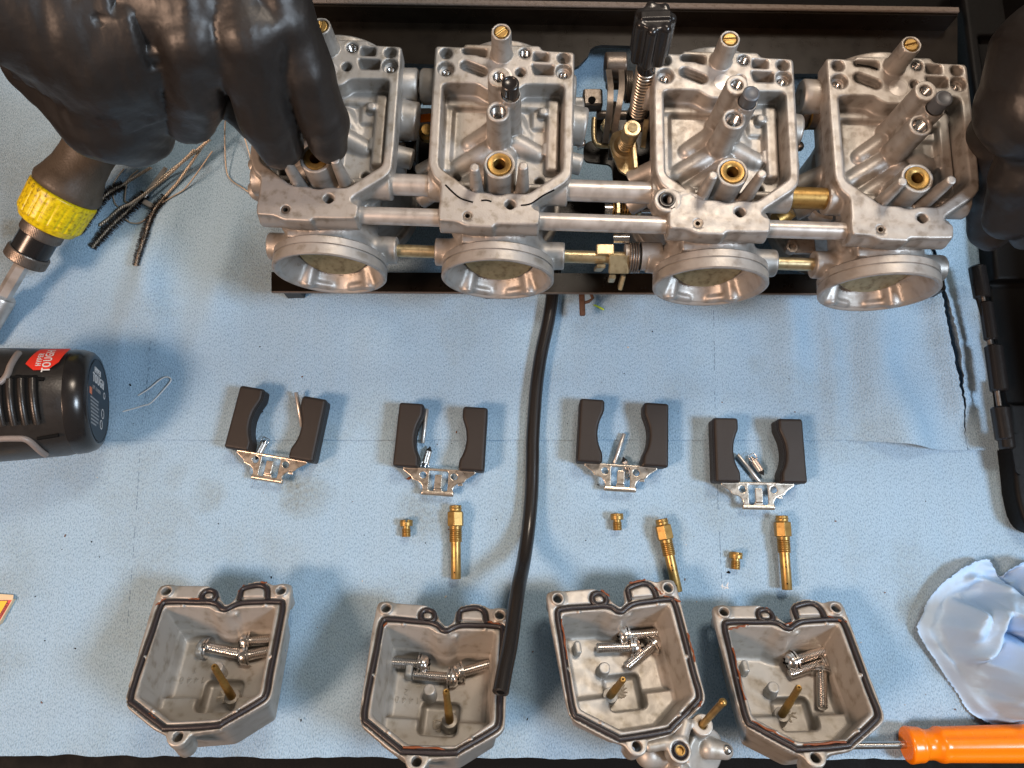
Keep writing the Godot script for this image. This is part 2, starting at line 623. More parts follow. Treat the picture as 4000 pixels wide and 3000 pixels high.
# ---------- towels ----------
func ridge(x: float, z: float, a: Vector3, b: Vector3, w: float, hgt: float) -> float:
	var p := Vector2(x, z)
	var pa := Vector2(a.x, a.z)
	var ab := Vector2(b.x - a.x, b.z - a.z)
	var t := clampf((p - pa).dot(ab) / ab.length_squared(), 0.0, 1.0)
	var d := (p - pa - ab * t).length() / w
	return 1.8 * hgt * exp(-d * d) * sin(PI * clampf(0.12 + 0.76 * t, 0.0, 1.0))
var wob := FastNoiseLite.new()
func towel_h(x: float, z: float) -> float:
	var h := wob.get_noise_2d(x * 1.8, z) * 1.3
	h += ridge(x, z, Vector3(-183.18,0,-130.18), Vector3(-212.34,-0,-11.38), 11, 3.6)
	h += ridge(x, z, Vector3(-152.13,0,-110.91), Vector3(-167.71,0,-24.35), 10, 3.0)
	h += ridge(x, z, Vector3(-214.14,0,-143.23), Vector3(-249.85,-0,-64.37), 12, 3.0)
	h += ridge(x, z, Vector3(-200.84,-0,-73.5), Vector3(-189.04,0,-14.24), 7, 1.5)
	h += ridge(x, z, Vector3(151.1,0,-61.35), Vector3(149.65,0,8.44), 9, 2.6)
	h += ridge(x, z, Vector3(201.77,-0,-55.33), Vector3(189.53,0,20.96), 13, 4.2)
	h += ridge(x, z, Vector3(173.12,0,-37.5), Vector3(170.9,0,30.58), 6, 1.6)
	h += ridge(x, z, Vector3(-132.93,0,-46.37), Vector3(-61.5,0,-24.35), 14, 1.2)
	h += ridge(x, z, Vector3(-280.56,0,-88.91), Vector3(-262.75,0,-24.35), 12, 2.4)
	h += ridge(x, z, Vector3(-257.6,0,121.42), Vector3(-221.83,0,98.94), 16, 1.2)
	return h
func towel_mat(called: String, c: Color, img: Texture2D, crepe: Texture2D, fleck: Texture2D) -> StandardMaterial3D:
	var m := mat(called, c, 0.92, 0.0, 0.2)
	m.albedo_texture = fleck
	m.uv1_scale = Vector3(1.0 / 20.0, 1.0 / 37.0, 1)
	m.heightmap_enabled = true
	m.heightmap_texture = crepe
	m.heightmap_scale = 0.034
	m.detail_enabled = true
	m.detail_albedo = img
	m.detail_blend_mode = BaseMaterial3D.BLEND_MODE_MUL
	m.detail_uv_layer = BaseMaterial3D.DETAIL_UV_2
	return m
func stain_image() -> ImageTexture:
	var w := 880
	var h := 580
	var im := Image.create(w, h, false, Image.FORMAT_RGB8)
	var n1 := FastNoiseLite.new()
	n1.frequency = 0.011; n1.seed = 21; n1.fractal_octaves = 5
	var n2 := FastNoiseLite.new()
	n2.frequency = 0.25; n2.seed = 8; n2.fractal_octaves = 2
	var spots := [[Vector3(-108.38,0,54.84), 14.0, 0.5], [Vector3(-118.19,-0,48.17), 8.0, 0.55], [Vector3(-280.33,0,-87.36), 7.0, 0.6], [Vector3(-282.39,-0,-71.97), 6.0, 0.45], [Vector3(-159.97,0,61.47), 9.0, 0.3], [Vector3(103.9,0,62.79), 9.0, 0.55], [Vector3(43.14,0,41.44), 7.0, 0.4], [Vector3(-45.12,0,69.35), 12.0, 0.25], [Vector3(-190.62,0,121.42), 15.0, 0.3], [Vector3(-192.68,0,54.84), 20.0, 0.3], [Vector3(79.33,0,75.87), 12.0, 0.2], [Vector3(131.64,0,-8.52), 6.0, 0.3], [Vector3(-225.31,-0,40.09), 22.0, 0.3]]
	for y in h:
		var z := -240.0 + y * 0.75
		for x in w:
			var xx := -330.0 + x * 0.75
			var g := n1.get_noise_2d(x, y)
			var f := n2.get_noise_2d(x, y)
			var s := clampf((g - 0.08) * 2.0, 0.0, 1.0) * clampf(0.7 + f * 0.5, 0.0, 1.0) * 0.16
			for q in spots:
				var dx: float = xx - q[0].x
				var dz: float = z - q[0].z
				var r: float = q[1]
				if absf(dx) < r * 2.0 and absf(dz) < r * 2.0:
					var e := (dx * dx + dz * dz) / (r * r) + g * 2.6
					if e < 1.0: s += q[2] * 0.42 * (1.0 - e) * clampf(0.75 + f * 0.5, 0.0, 1.0)
			s = minf(s, 0.75)
			im.set_pixel(x, y, Color(1.0 - s * 0.32, 1.0 - s * 0.46, 1.0 - s * 0.62))
	return ImageTexture.create_from_image(im)
# a sheet of paper over u in 0..1 and v in 0..1; edge(u, v) gives the point
func sheet(nu: int, nv: int, f: Callable, thick := 0.45) -> ArrayMesh:
	var g := G.new()
	var uv2 := PackedVector2Array()
	for b in nv + 1:
		for a in nu + 1:
			var p: Vector3 = f.call(float(a) / nu, float(b) / nv)
			g.vert(p, Vector3.UP, Vector2(p.x, p.z))
	for b in nv + 1:
		for a in nu + 1:
			var o := b * (nu + 1) + a
			var dx := g.v[o + (1 if a < nu else 0)] - g.v[o - (1 if a > 0 else 0)]
			var dz := g.v[o + (nu + 1 if b < nv else 0)] - g.v[o - (nu + 1 if b > 0 else 0)]
			var nn := dz.cross(dx).normalized()
			g.n[o] = nn if nn.y > 0.0 else -nn
	for b in nv:
		for a in nu:
			var o := b * (nu + 1) + a
			g.quad(o, o + 1, o + nu + 2, o + nu + 1)
	var rim := []
	for a in nu + 1: rim.append(a)
	for b in range(1, nv + 1): rim.append(b * (nu + 1) + nu)
	for a in range(nu - 1, -1, -1): rim.append(nv * (nu + 1) + a)
	for b in range(nv - 1, 0, -1): rim.append(b * (nu + 1))
	var mid := g.v[(nv / 2) * (nu + 1) + nu / 2]
	for k in rim.size():
		var p := g.v[rim[k]]
		var q := g.v[rim[(k + 1) % rim.size()]]
		var dn := V(0, -thick, 0)
		g.flat(p, q, q + dn, p + dn, (p - mid) * V(1, 0, 1))
		var l := g.v.size()
		for e in range(l - 4, l): g.uv[e] = Vector2(g.v[e].x, g.v[e].z)
	for p in g.v: uv2.append(Vector2((p.x + 330.0) / 660.0, (p.z + 240.0) / 435.0))
	var m := g.mesh()
	var arr := m.surface_get_arrays(0)
	arr[Mesh.ARRAY_TEX_UV2] = uv2
	var o2 := ArrayMesh.new()
	o2.add_surface_from_arrays(Mesh.PRIMITIVE_TRIANGLES, arr)
	return o2
var jag := FastNoiseLite.new()
func towels() -> void:
	wob.frequency = 0.012; wob.seed = 4; wob.fractal_octaves = 3
	jag.frequency = 0.16; jag.seed = 12; jag.fractal_octaves = 3
	var img := stain_image()
	var crepe := noise_tex(0.05, 51, FastNoiseLite.TYPE_SIMPLEX_SMOOTH, 3, null, 512)
	var fleck := noise_tex(0.045, 52, FastNoiseLite.TYPE_SIMPLEX_SMOOTH, 3, grad([[0.0, Color(0.68, 0.72, 0.76)], [0.45, Color(0.91, 0.92, 0.93)], [1.0, Color(1, 1, 1)]]), 512)
	var m := towel_mat("blue_paper", lin(0.36, 0.515, 0.66), img, crepe, fleck)
	var under := thing("paper_towel", "under layer of blue paper towel, nearly all covered by the large upper one", "paper towel", V(0, 0, -100), "blue paper towels covering the bench")
	part(under, "paper_sheet", sheet(40, 30, func(u, v): return V(lerpf(-330, 330, u), 0.6, lerpf(-229, 40, v))), m, at(V(0, 0, 100)))
	var lower := thing("paper_towel", "blue paper towel nearest the viewer, under the four float bowls", "paper towel", V(0, 0, 100), "blue paper towels covering the bench")
	var zb := func(x): return Vector3(0,0,185.25).z + jag.get_noise_1d(x * 0.2) * 1.2 + x * 0.004
	part(lower, "paper_sheet", sheet(330, 84, func(u, v):
		var x := lerpf(-330, 330, u)
		var z := lerpf(24, zb.call(x), v)
		var y := 2.2 + towel_h(x, z)
		y -= 2.2 * smoothstep(160.0, 172.0, z) - 1.4 * smoothstep(172.0, 184.0, z)
		return V(x, y, z)), m, at(V(0, 0, -100)))
	var upper := thing("paper_towel", "large blue paper towel under the carburetors and floats, torn along its right edge", "paper towel", V(0, 0, -100), "blue paper towels covering the bench")
	var gapx := func(z): return Vector3(235.19,0,-14.24).x + jag.get_noise_1d(z * 3.0) * 1.0 + (z + 20.0) * 0.055
	var lift := func(x, z):   # the free lower edge arches up at the right
		var e := smoothstep(-14.0, 34.0, z)
		return e * (11.0 * exp(-pow((x - Vector3(203.76,0,27.84).x) / 14.0, 2.0)) + 1.6 * exp(-pow((x - Vector3(243.4,0,36.03).x) / 24.0, 2.0)))
	var seam := func(x): return Vector3(0,0,30.85).z + smoothstep(170.0, 225.0, x) * 5.5 + jag.get_noise_1d(x * 0.15 + 50.0) * 0.5
	part(upper, "paper_sheet", sheet(330, 150, func(u, v):
		var z0 := lerpf(-229, 31, v)
		var x := lerpf(-330, gapx.call(z0), u)
		var z := lerpf(-229, seam.call(x), v)
		var y: float = 2.9 + towel_h(x, z) + lift.call(x, z)
		y += 5.0 * exp(-pow((gapx.call(z0) - x) / 7.0, 2.0)) * smoothstep(-110.0, -40.0, z) * (1.0 - smoothstep(10.0, 30.0, z))
		return V(x, y, z)), m, at(V(0, 0, 100)))
	var strip := thing("paper_towel", "narrow strip of blue paper towel between the torn gap and the black case", "paper towel", V(280, 0, -50), "blue paper towels covering the bench")
	part(strip, "paper_sheet", sheet(70, 150, func(u, v):
		var z0 := lerpf(-229, 31, v)
		var w: float = 3.6 * exp(-pow((z0 + 30.0) / 27.0, 2.0)) + 0.5
		var x := lerpf(gapx.call(z0) + w + jag.get_noise_1d(z0 * 2.0 + 90.0) * 0.8, 345, u)
		var z := lerpf(-229, seam.call(x), v)
		var y: float = 2.8 + towel_h(x, z) + lift.call(x, z)
		y += 5.6 * exp(-pow((x - gapx.call(z0) - w) / 6.0, 2.0)) * smoothstep(-110.0, -60.0, z) * (1.0 - smoothstep(10.0, 30.0, z))
		return V(x, y, z)), m, at(V(-280, 0, 50)))
	var dash := mat("perforation_blue", lin(0.10, 0.17, 0.25), 0.9)
	for line in [[lower, Vector3(107.08,2,36.29), Vector3(104.99,2,143.03), V(0, 0, 100)], [upper, Vector3(110.32,2,-41.26), Vector3(107.17,2,28.14), V(0, 0, -100)], [lower, Vector3(-195.34,2,36.29), Vector3(-191.93,2,123.69), V(0, 0, 100)], [upper, Vector3(-194.66,2,-23.77), Vector3(-195.29,2,26.78), V(0, 0, -100)]]:
		var g := G.new()
		var a: Vector3 = line[1]
		var b: Vector3 = line[2]
		var cnt := int(a.distance_to(b) / 3.4)
		for k in cnt:
			if jag.get_noise_1d(k * 5.0 + a.x) > 0.12: continue
			var p := a.lerp(b, (k + 0.5) / cnt)
			p.y = towel_h(p.x, p.z) + (2.2 if line[0] == lower else 2.9) + 0.03
			g.box(V(0.16, 0.05, 1.2 + 0.5 * jag.get_noise_1d(k * 9.0)), Transform3D(Basis(Vector3.UP, atan2(b.x - a.x, b.z - a.z)), p), 0.02)
		var o := part(line[0], "perforation", g, dash, at(-line[3]))
		o.set_meta("kind", "stuff")

# ---------- black steel stand under the rack ----------
func wpoly(a: Array) -> PackedVector2Array:
	var o := PackedVector2Array()
	for p: Vector3 in a: o.append(Vector2(p.x, p.z))
	return o
func stand() -> void:
	var p0 := V(60, 3, -130)
	var s := thing("steel_stand", "black painted steel channel stand lying under the row of carburetors", "stand", p0)
	var o := at(-p0)
	part(s, "rear_rail", G.new().plate(wpoly([Vector3(249.44,22,-172.73), Vector3(254.24,22,-209.43), Vector3(-168.98,22,-218.23), Vector3(-165.78,22,-181.2), Vector3(-57.61,22,-179.57), Vector3(32.34,22,-175.49), Vector3(37.71,22,-178.26), Vector3(42.74,22,-184.15), Vector3(44.28,22,-188.43), Vector3(47.08,22,-190.74), Vector3(50.72,22,-191.4), Vector3(66.94,22,-190.91), Vector3(70.36,22,-189.42), Vector3(72.29,22,-186.78), Vector3(73.55,22,-181.86), Vector3(77.63,22,-175.98), Vector3(154.31,22,-173.06)]), 20, 22.5), M.black_paint, o)
	var a := Vector3(-163.42,34,-207.62)
	var b := Vector3(246.32,34,-200.41)
	part(s, "rear_flange", G.new().box(V(a.distance_to(b) * 0.5, 7.0, 1.2), Transform3D(Basis(Vector3.UP, atan2(a.z - b.z, b.x - a.x)), (a + b) * 0.5 - V(0, 6, 1.2)), 0.3), M.black_paint, o)
	part(s, "flange_lip", G.new().box(V(a.distance_to(b) * 0.5, 0.9, 1.7), Transform3D(Basis(Vector3.UP, atan2(a.z - b.z, b.x - a.x)), (a + b) * 0.5 + V(0, 1.95, -2.6)), 0.5), M.worn_edge, o)
	part(s, "front_rail", G.new().plate(wpoly([Vector3(-126.62,22,-55.54), Vector3(179.02,22,-54.11), Vector3(177.97,22,-43.62), Vector3(-125.88,22,-45.03)]), 20, 22.0), M.black_paint, o)
	part(s, "rail_edge", G.new().box(V(Vector3(177.97,22,-43.62).x * 0.5 - Vector3(-125.88,22,-45.03).x * 0.5, 0.9, 0.28), Transform3D(Basis(Vector3.UP, -0.004), (Vector3(-125.87,22,-44.89) + Vector3(177.95,22,-43.48)) * 0.5 - V(0, 0.7, -0.3)), 0.1), M.worn_edge, o)
	part(s, "middle_rail", G.new().plate(wpoly([Vector3(-129.75,22,-99.75), Vector3(183.58,22,-99.75), Vector3(181.94,22,-83.39), Vector3(-128.59,22,-83.39)]), 19, 21.5), M.black_paint, o)
	for x in [Vector3(-99.3,22,-124.06).x, Vector3(-5.59,22,-124.06).x, Vector3(111.89,22,-124.06).x, Vector3(206.99,22,-124.06).x]:
		part(s, "cross_member", G.new().box(V(8, 1.2, 62), at(V(x, 18.0, -118)), 0.3), M.black_paint, o)
	for x in [-118.0, -10.0, 110.0, 225.0]:
		for z in [-198.0, -52.0]:
			part(s, "foot", G.new().box(V(5, 7.4, 5), at(V(x, 10.4, z)), 0.6), M.black_paint, o)

# ---------- carburettor rack ----------
func carb_solid() -> G:
	var s := Solid.new()
	var outer := round_poly(pv([-29.5, -38.9, -16.9, -38.7, -16.6, -40.3, 16.5, -40.6, 16.8, -38.4, 31.3, -37.9, 31.5, 10.8, 31.1, 20.9, 28.6, 24.3, 16.0, 33.4, 15.2, 35.3, 16.2, 36.7, 18.3, 37.2, 18.2, 43.5, 0, 44.0, -0.5, 45.5, -12.4, 45.2, -15.4, 43.5, -23.4, 43.2, -23.4, 26.2, -26.6, 23.6, -29.1, 17.6, -29.5, -22.6]), 1.6, 3)
	var inner := round_poly(pv([-25.1, -20.6, -10, -21.0, -5.5, -17.5, 6.5, -17.5, 10, -21.2, 27, -21.6, 27.2, 18.8, 13.0, 29.9, 5.5, 29.4, 1.0, 31.0, -4, 29.4, -10, 29.9, -17.2, 24, -24.6, 18.8]), 2.4, 4)
	var bodyp := round_poly(pv([-27, -36, 29, -36, 29, 12, 27, 20, 14, 31, 12, 41, -20, 41, -21, 25, -27, 16]), 4, 4)
	s.cyl(V(1, -31, -44), V(1, -31, 48.8), 19.5, 0, 0, 1)
	s.poly(bodyp, -24, -5, 0, 4, 2)
	s.cyl(V(1, -80, -2), V(1, -30, -2), 26.5, 0, 6, 2)
	s.cyl(V(1, -88, -2), V(1, -79, -2), 30, 0, 1, 1.5)
	s.cyl(V(1, -31, -50), V(1, -31, -43), 22, 0, 1, 1)
	s.cyl(V(-27.5, -31, 44), V(30.5, -31, 44), 6.2, 0, 3, 0.6)
	s.cyl(V(-29.5, -10, 22.7), V(30, -10, 22.7), 6.6, 0, 2, 0.4)
	s.cyl(V(-23.3, -6.6, 38.8), V(18.1, -6.6, 38.8), 6.2, 0, 1.5, 0.4)
	s.cyl(V(-31, -14, -28), V(33, -14, -28), 7.0, 0, 1, 1.2)
	s.cyl(V(0, -14, -16), V(38, -17, -12), 8.5, 0, 2, 1.2)
	s.cyl(V(20, -16, 3), V(36.5, -18, 6), 4.6, 0, 1, 0.5)
	s.cyl(V(-20, -17, 4), V(-36, -24, 10), 4.4, 0, 1, 0.5)
	s.cyl(V(-20, -19, 13), V(-36, -28, 20), 4.8, 0, 1, 0.5)
	s.poly(outer, -9.5, 0, 0, 1.0, 0.35)
	s.cyl(V(1, -31, 48.6), V(1, -31, 56.0), 24.0, 0, 2.2, 0.7)
	s.box(V(-9, -20, 43), V(6, 6, 3.5), 0, 2, 1)
	# the float chamber
	s.poly(inner, -10.9, 2, 1, 0.4, 1.2, 0.05)
	s.box(V(1, -11.5, -17.8), V(25, 3.4, 3.2), 0, 1.5, 1.2)
	s.box(V(22.8, -11, -2), V(2.6, 4, 17), 0, 1.5, 1.2)
	s.box(V(-23, -12, 0), V(2.2, 3, 16), 0, 2, 1.0)
	s.box(V(0.8, -13, 27), V(13, 4.5, 4.2), 0, 1.5, 1.0)
	s.box(V(17.5, -11, 22), V(5.5, 3, 1.3), 0, 0.8, 0.6)
	s.box(V(-14.5, -11, 22), V(6.5, 3, 1.3), 0, 0.8, 0.6)
	s.cap(V(0, -10, 2), V(-18, -12, 13.5), 4.6, 3.8, 0, 1.2)
	s.cap(V(-1, -9.5, -6), V(-13, -11.5, 2), 4.8, 3.4, 0, 1.2)
	s.cap(V(0, -10, 12), V(-16, -13, 22), 4.0, 3.0, 0, 1.2)
	s.cap(V(4, -9.5, 0), V(16.5, -11.5, 5.5), 4.8, 4.0, 0, 1.2)
	s.cap(V(3, -10, 8), V(2, -12, 20), 4.6, 5.0, 0, 1.2)
	s.cap(V(7, -12, -10), V(12, -13, -3), 4.0, 3.0, 0, 1.5)
	s.box(V(18, -12, -12), V(4.5, 2.4, 6), 0, 1.5, 1.2)
	s.box(V(21.3, -10.5, 4.5), V(2.6, 3.0, 3.0), 0, 0.5, 0.7)
	s.cyl(V(18.6, -13, -12.9), V(18.6, -6.5, -12.9), 2.2, 0, 0.6, 0.3)
	# towers
	s.cyl(V(-0.1, -13, -9.7), V(-0.1, 21, -9.7), 5.0, 0, 0.6, 0.3, 4.55)
	s.cyl(V(4.65, -13, -4.3), V(4.65, 18, -4.3), 4.9, 0, 0.5, 0.3, 4.35)
	s.cyl(V(-0.1, -13, 2), V(-0.1, 15.5, 2), 5.3, 0, 0.6, 0.3, 4.8)
	s.box(V(0.6, -2, -4), V(3.0, 11, 5), 0, 0.8, 0.8)
	s.cyl(V(1.05, -13, 20.9), V(1.05, 7.5, 20.9), 7.0, 0, 0.5, 0.3, 6.6)
	s.cyl(V(-8.6, -13, 26.2), V(-8.6, 14, 26.2), 3.3, 0, 1.0, 0.4, 1.95)
	s.cyl(V(10.8, -13, 24.8), V(10.8, 14, 24.8), 3.3, 0, 1.0, 0.4, 1.95)
	s.cyl(V(-0.3, -4, -35.5), V(-0.3, 14.5, -35.5), 4.6, 0, 0.4, 0.35, 4.2)
	# bores
	for c in [[-0.1, -9.7, 2.4, 21, 12], [-0.1, 2, 3.2, 15.5, 13], [4.65, -4.3, 3.45, 18, 6], [1.05, 20.9, 5.05, 7.5, 15], [-0.3, -35.5, 3.2, 14.5, 5], [-24.4, -35.2, 2.45, 0, 5], [26.5, -34.6, 2.45, 0, 5], [-24.2, -27.6, 3.2, 0, 3], [26.7, -28.2, 3.2, 0, 3], [-24.2, -27.6, 1.8, 0, 11], [26.7, -28.2, 1.8, 0, 11], [9.7, -36.4, 2.3, 0, 10], [8.1, -27.0, 1.9, 0, 8], [5.9, 35, 1.95, 0, 9], [-11.5, 40.4, 1.2, 0, 8], [-17.9, 18.2, 1.9, -6, 14], [17.9, 18.6, 1.9, -6, 14]]:
		s.cyl(V(c[0], c[3] - c[4], c[1]), V(c[0], c[3] + 1, c[1]), c[2], 1, 0, 0.1)
	s.cyl(V(-11.5, -0.7, 40.4), V(-11.5, 1, 40.4), 1.95, 1, 0, 0.1)
	s.poly(round_poly(pv([-17.4, -37.9, -6.8, -37.7, -7.0, -33.8, -12, -35.2, -17.2, -35.4]), 0.8, 3), -8, 1, 1, 0.2, 0.2)
	for yy in [-6.0, -4.0, -2.0, 0.0, 1.5]:
		s.cap(V(-15.6, yy, -29.6), V(-8.6, yy, -26.8), 2.35, 2.35, 1)
	s.poly(round_poly(pv([13.6, -37.0, 19.9, -36.8, 19.9, -32.9, 13.5, -33.0]), 0.8, 3), -8, 1, 1, 0.2, 0.2)
	s.poly(round_poly(pv([12.9, -31.0, 22.3, -30.8, 22.0, -26.2, 14.2, -26.2]), 0.8, 3), -8, 1, 1, 0.2, 0.2)
	# the throat, its belled mouth and the groove round it
	s.cyl(V(1, -31, 47), V(1, -31, 57.6), 18.2, 1, 1.0, 0.1, 23.4)
	s.cyl(V(1, -31, -60), V(1, -31, 58), 17.6, 1, 0.5, 0.1)
	for q in [-1.0, 1.0]:
		s.cap(V(1 + q * 14.5, -47.0, 54.6), V(1 + q * 12.5, -44.5, 46), 2.6, 2.0, 0, 3)
		s.cap(V(1 + q * 13.5, -48.5, 54.2), V(1 + q * 5, -52.6, 54.2), 1.2, 1.2, 0, 2.0)
	var g := s.build(V(-38, -90, -52), V(40, 23, 58.5), 0.72)
	return g
func groove_ring() -> G:
	return G.new().lathe([Vector2(22.8, -0.2), Vector2(24.3, -0.2), Vector2(25.0, 0.4), Vector2(25.0, 3.3), Vector2(24.3, 3.5), Vector2(24.3, 4.2), Vector2(25.1, 4.4), Vector2(25.1, 8.0), Vector2(24.6, 8.5), Vector2(23.7, 8.5), Vector2(23.2, 8.0), Vector2(22.2, 6.5)], Transform3D(), 80)
func thread(r: float, y0: float, y1: float, pitch: float, inward := false) -> Array:
	var o := []
	var y := y0
	var d := pitch * (0.45 if not inward else -0.4)
	while y < y1 - pitch * 0.9:
		o.append(Vector2(r, y)); o.append(Vector2(r, y + pitch * 0.12)); o.append(Vector2(r - d, y + pitch * 0.5)); o.append(Vector2(r, y + pitch * 0.9))
		y += pitch
	o.append(Vector2(r, y1))
	return o
func slotted(r: float, h: float, slot_w: float) -> G:   # a slotted round screw head, top at y = h
	var s := Solid.new()
	s.cyl(V(0, -2, 0), V(0, h, 0), r, 0, 0, 0.25)
	s.cyl(V(0, -2, 0), V(0, h * 0.45, 0), r + 0.35, 0, 0, 0.2)
	s.box(V(0, h, 0), V(r + 1, 0.75, slot_w), 1, 0, 0.05, V(0, 0.6, 0))
	return s.build(V(-r - 1, -2.4, -r - 1), V(r + 1, h + 0.5, r + 1), 0.24)
func carb_rack() -> void:
	var p0 := V(60, 15, -90)
	var rk := thing("carburetor_rack", "row of four open cast aluminium carburetors joined by two round rods", "carburetor rack", p0)
	var body: ArrayMesh = made[0].mesh()
	var idle := slotted(2.75, 1.9, 0.42).mesh()
	var turn := Basis(Vector3.UP, deg_to_rad(-2.06))
	var origin := V(-5.41, 107.5, -86.94)
	var ringm := groove_ring().mesh()
	var rx := turn * Vector3.RIGHT
	var offs := [-75.1, 0.0, 94.7, 169.5]
	var brass_ring := G.new().lathe([Vector2(1.6, -9), Vector2(2.4, -6), Vector2(2.4, 0.3), Vector2(2.9, 0.7), Vector2(4.7, 0.7), Vector2(5.0, 0.3), Vector2(5.0, -4)], Transform3D(), 40).mesh()
	var plug := G.new().lathe([Vector2(3.4, -6), Vector2(3.4, 0.2), Vector2(3.1, 0.5), Vector2(2.6, 0.6), Vector2(2.3, 0.35), Vector2(0, 0.35)], Transform3D(), 28).mesh()
	var th_a := G.new().lathe(thread(2.05, -11, -0.6, 0.95), Transform3D(), 24).mesh()
	var th_b := G.new().lathe(thread(2.95, -12, -1.2, 0.8), Transform3D(), 28).mesh()
	var th_c := G.new().lathe(thread(1.95, -8, -0.5, 0.9), Transform3D(), 20).mesh()
	var th_d := G.new().lathe(thread(1.55, -10, -3.2, 0.7), Transform3D(), 18).mesh()
	var disc := G.new().lathe([Vector2(0, -0.7), Vector2(17.0, -0.7), Vector2(17.35, 0), Vector2(17.0, 0.7), Vector2(0, 0.7)], Transform3D(), 56).mesh()
	var disc2 := G.new().lathe([Vector2(3.9, -0.3), Vector2(3.85, 0.12), Vector2(0, 0.3)], Transform3D(), 36).mesh()
	var lug := G.new().lathe([Vector2(7.6, -2), Vector2(7.8, 5.4), Vector2(7.0, 6.4), Vector2(3.4, 6.6), Vector2(3.2, 5.2), Vector2(0, 5.2)], Transform3D(), 36).mesh()
	var insert := G.new().lathe([Vector2(1.0, -3), Vector2(1.0, -0.2), Vector2(1.9, -0.2), Vector2(1.9, -0.65)], Transform3D(), 20).mesh()
	var flakes := mat("plug_grey", lin(0.09, 0.1, 0.115), 0.45, 0.2)
	for k in 4:
		var xf := Transform3D(turn, origin + rx * offs[k])
		var c := part(rk, "carburetor_body", body, M.cast_aluminium if k < 2 else M.scraped_aluminium, xf.translated(-p0), ["carburetor body behind the gloved fingers", "dull grey carburetor body with black marks beside its chamber", "bright scraped carburetor body with black bushing at its side", "bright scraped carburetor body at the right end"][k])
		if k == 0 or k == 1:
			part(c, "mounting_lug", lug, M.cast_aluminium, Transform3D(Basis(Vector3.BACK, -PI / 2 if k == 0 else PI / 2), V(31 if k == 0 else -30, -14, -28)))
		elif k == 3:
			part(c, "mounting_lug", lug, M.cast_aluminium, Transform3D(Basis(Vector3.BACK, PI / 2), V(-30, -13, -28)))
		part(c, "idle_mixture_screw", idle, M.brass, Transform3D(Basis(Vector3.UP, [0.9, 0.1, -0.5, -0.3][k]), V(-0.3, 12.6, -35.5)))
		part(c, "nozzle_bushing", brass_ring, M.old_brass, at(V(1.05, 7.0, 20.9)))
		part(c, "blanking_disc", disc2, M.turned_aluminium, at(V(0.6, 0.0, -25.2)))
		part(c, "rubber_plug", plug, M.knob_plastic if k < 2 else flakes, at(V(4.65, [23, 24.5, 23, 24][k], -4.3)), "black rubber plug" if k < 2 else "greyed rubber plug")
		part(c, "thread", th_a, M.steel, at(V(-0.1, 21, -9.7)))
		part(c, "thread", th_b, M.steel, at(V(-0.1, 15.5, 2)))
		part(c, "thread", th_c, M.steel, at(V(9.7, 0, -36.4)))
		part(c, "thread", th_d, M.steel, at(V(-24.2, 0, -27.6)))
		part(c, "thread", th_d, M.steel, at(V(26.7, 0, -28.2)))
		part(c, "jet_insert", insert, M.dark_steel, at(V(-11.5, 0, 40.4)))
		part(c, "throttle_plate", disc, M.zinc_yellow, Transform3D(Basis(Vector3.RIGHT, deg_to_rad(66)), V(1, -31, 43.0)))
		part(c, "mouth_ring", ringm, M.cast_aluminium if k < 2 else M.scraped_aluminium, Transform3D(Basis(Vector3.RIGHT, PI / 2), V(1, -31, 48.3)))
	var o := at(-p0)
	# marker strokes of black sealant on the second body
	for st in [[Vector3(-27.63,107.6,-60.68), Vector3(-24.82,107.6,-57.67), Vector3(-21.17,107.6,-54.57), Vector3(-16.07,107.6,-52.84)], [Vector3(-12.69,107.6,-53.65), Vector3(-10.58,107.6,-53.76), Vector3(-8.46,107.6,-53.19)], [Vector3(3.7,107.6,-51.47), Vector3(7.92,107.6,-52.27), Vector3(12.71,107.6,-55.72), Vector3(17.51,107.6,-58.37)], [Vector3(149.02,107.6,-117.31), Vector3(151.62,107.6,-116.81), Vector3(155.18,107.6,-116.06), Vector3(157.59,107.6,-114.81)]]:
		part(rk, "sealant_streak", G.new().tube(spl(st, 4), 0.35, 6), M.soot, o)
	# rods, shaft
	var P := func(k, x, y, z): return origin + rx * offs[k] + turn * V(x, y, z)
	for k in 3:
		var brassy := k == 2
		var l1: Vector3 = P.call(k, 27, -9.5, 22.7)
		var l2: Vector3 = P.call(k + 1, -29, -9.5, 22.7)
		part(rk, "upper_rod" if not brassy else "fuel_pipe", G.new().lathe([Vector2(0, 0), Vector2(4.6, 0), Vector2(4.6, l1.distance_to(l2)), Vector2(0, l1.distance_to(l2))], axis(l1, l2), 32), M.turned_aluminium if not brassy else M.old_brass, o, "" if not brassy else "brown stained brass pipe")
		l1 = P.call(k, 18, -6.6, 38.8)
		l2 = P.call(k + 1, -23, -6.6, 38.8)
		part(rk, "lower_rod", G.new().lathe([Vector2(0, 0), Vector2(3.7, 0), Vector2(3.7, l1.distance_to(l2)), Vector2(0, l1.distance_to(l2))], axis(l1, l2), 32), M.turned_aluminium, o)
		l1 = P.call(k, 26, -31, 44)
		l2 = P.call(k + 1, -27, -31, 44)
		part(rk, "throttle_shaft", G.new().lathe([Vector2(0, 0), Vector2(2.9, 0), Vector2(2.9, l1.distance_to(l2)), Vector2(0, l1.distance_to(l2))], axis(l1, l2), 24), M.zinc_yellow, o)
	# side ear with black bushing on the third carburettor
	var e0 := Vector3(64.13,107.5,-54.04)
	var es := Solid.new()
	es.cyl(e0 - V(0, 9, 0), e0, 5.6, 0, 0, 0.4)
	es.cap(e0 + V(2, -4, -2), e0 + V(9, -4, -4), 4.0, 4.0, 0, 1)
	es.box(e0 + V(10, -4, 2), V(6, 3.8, 5), 0, 1, 0.4)
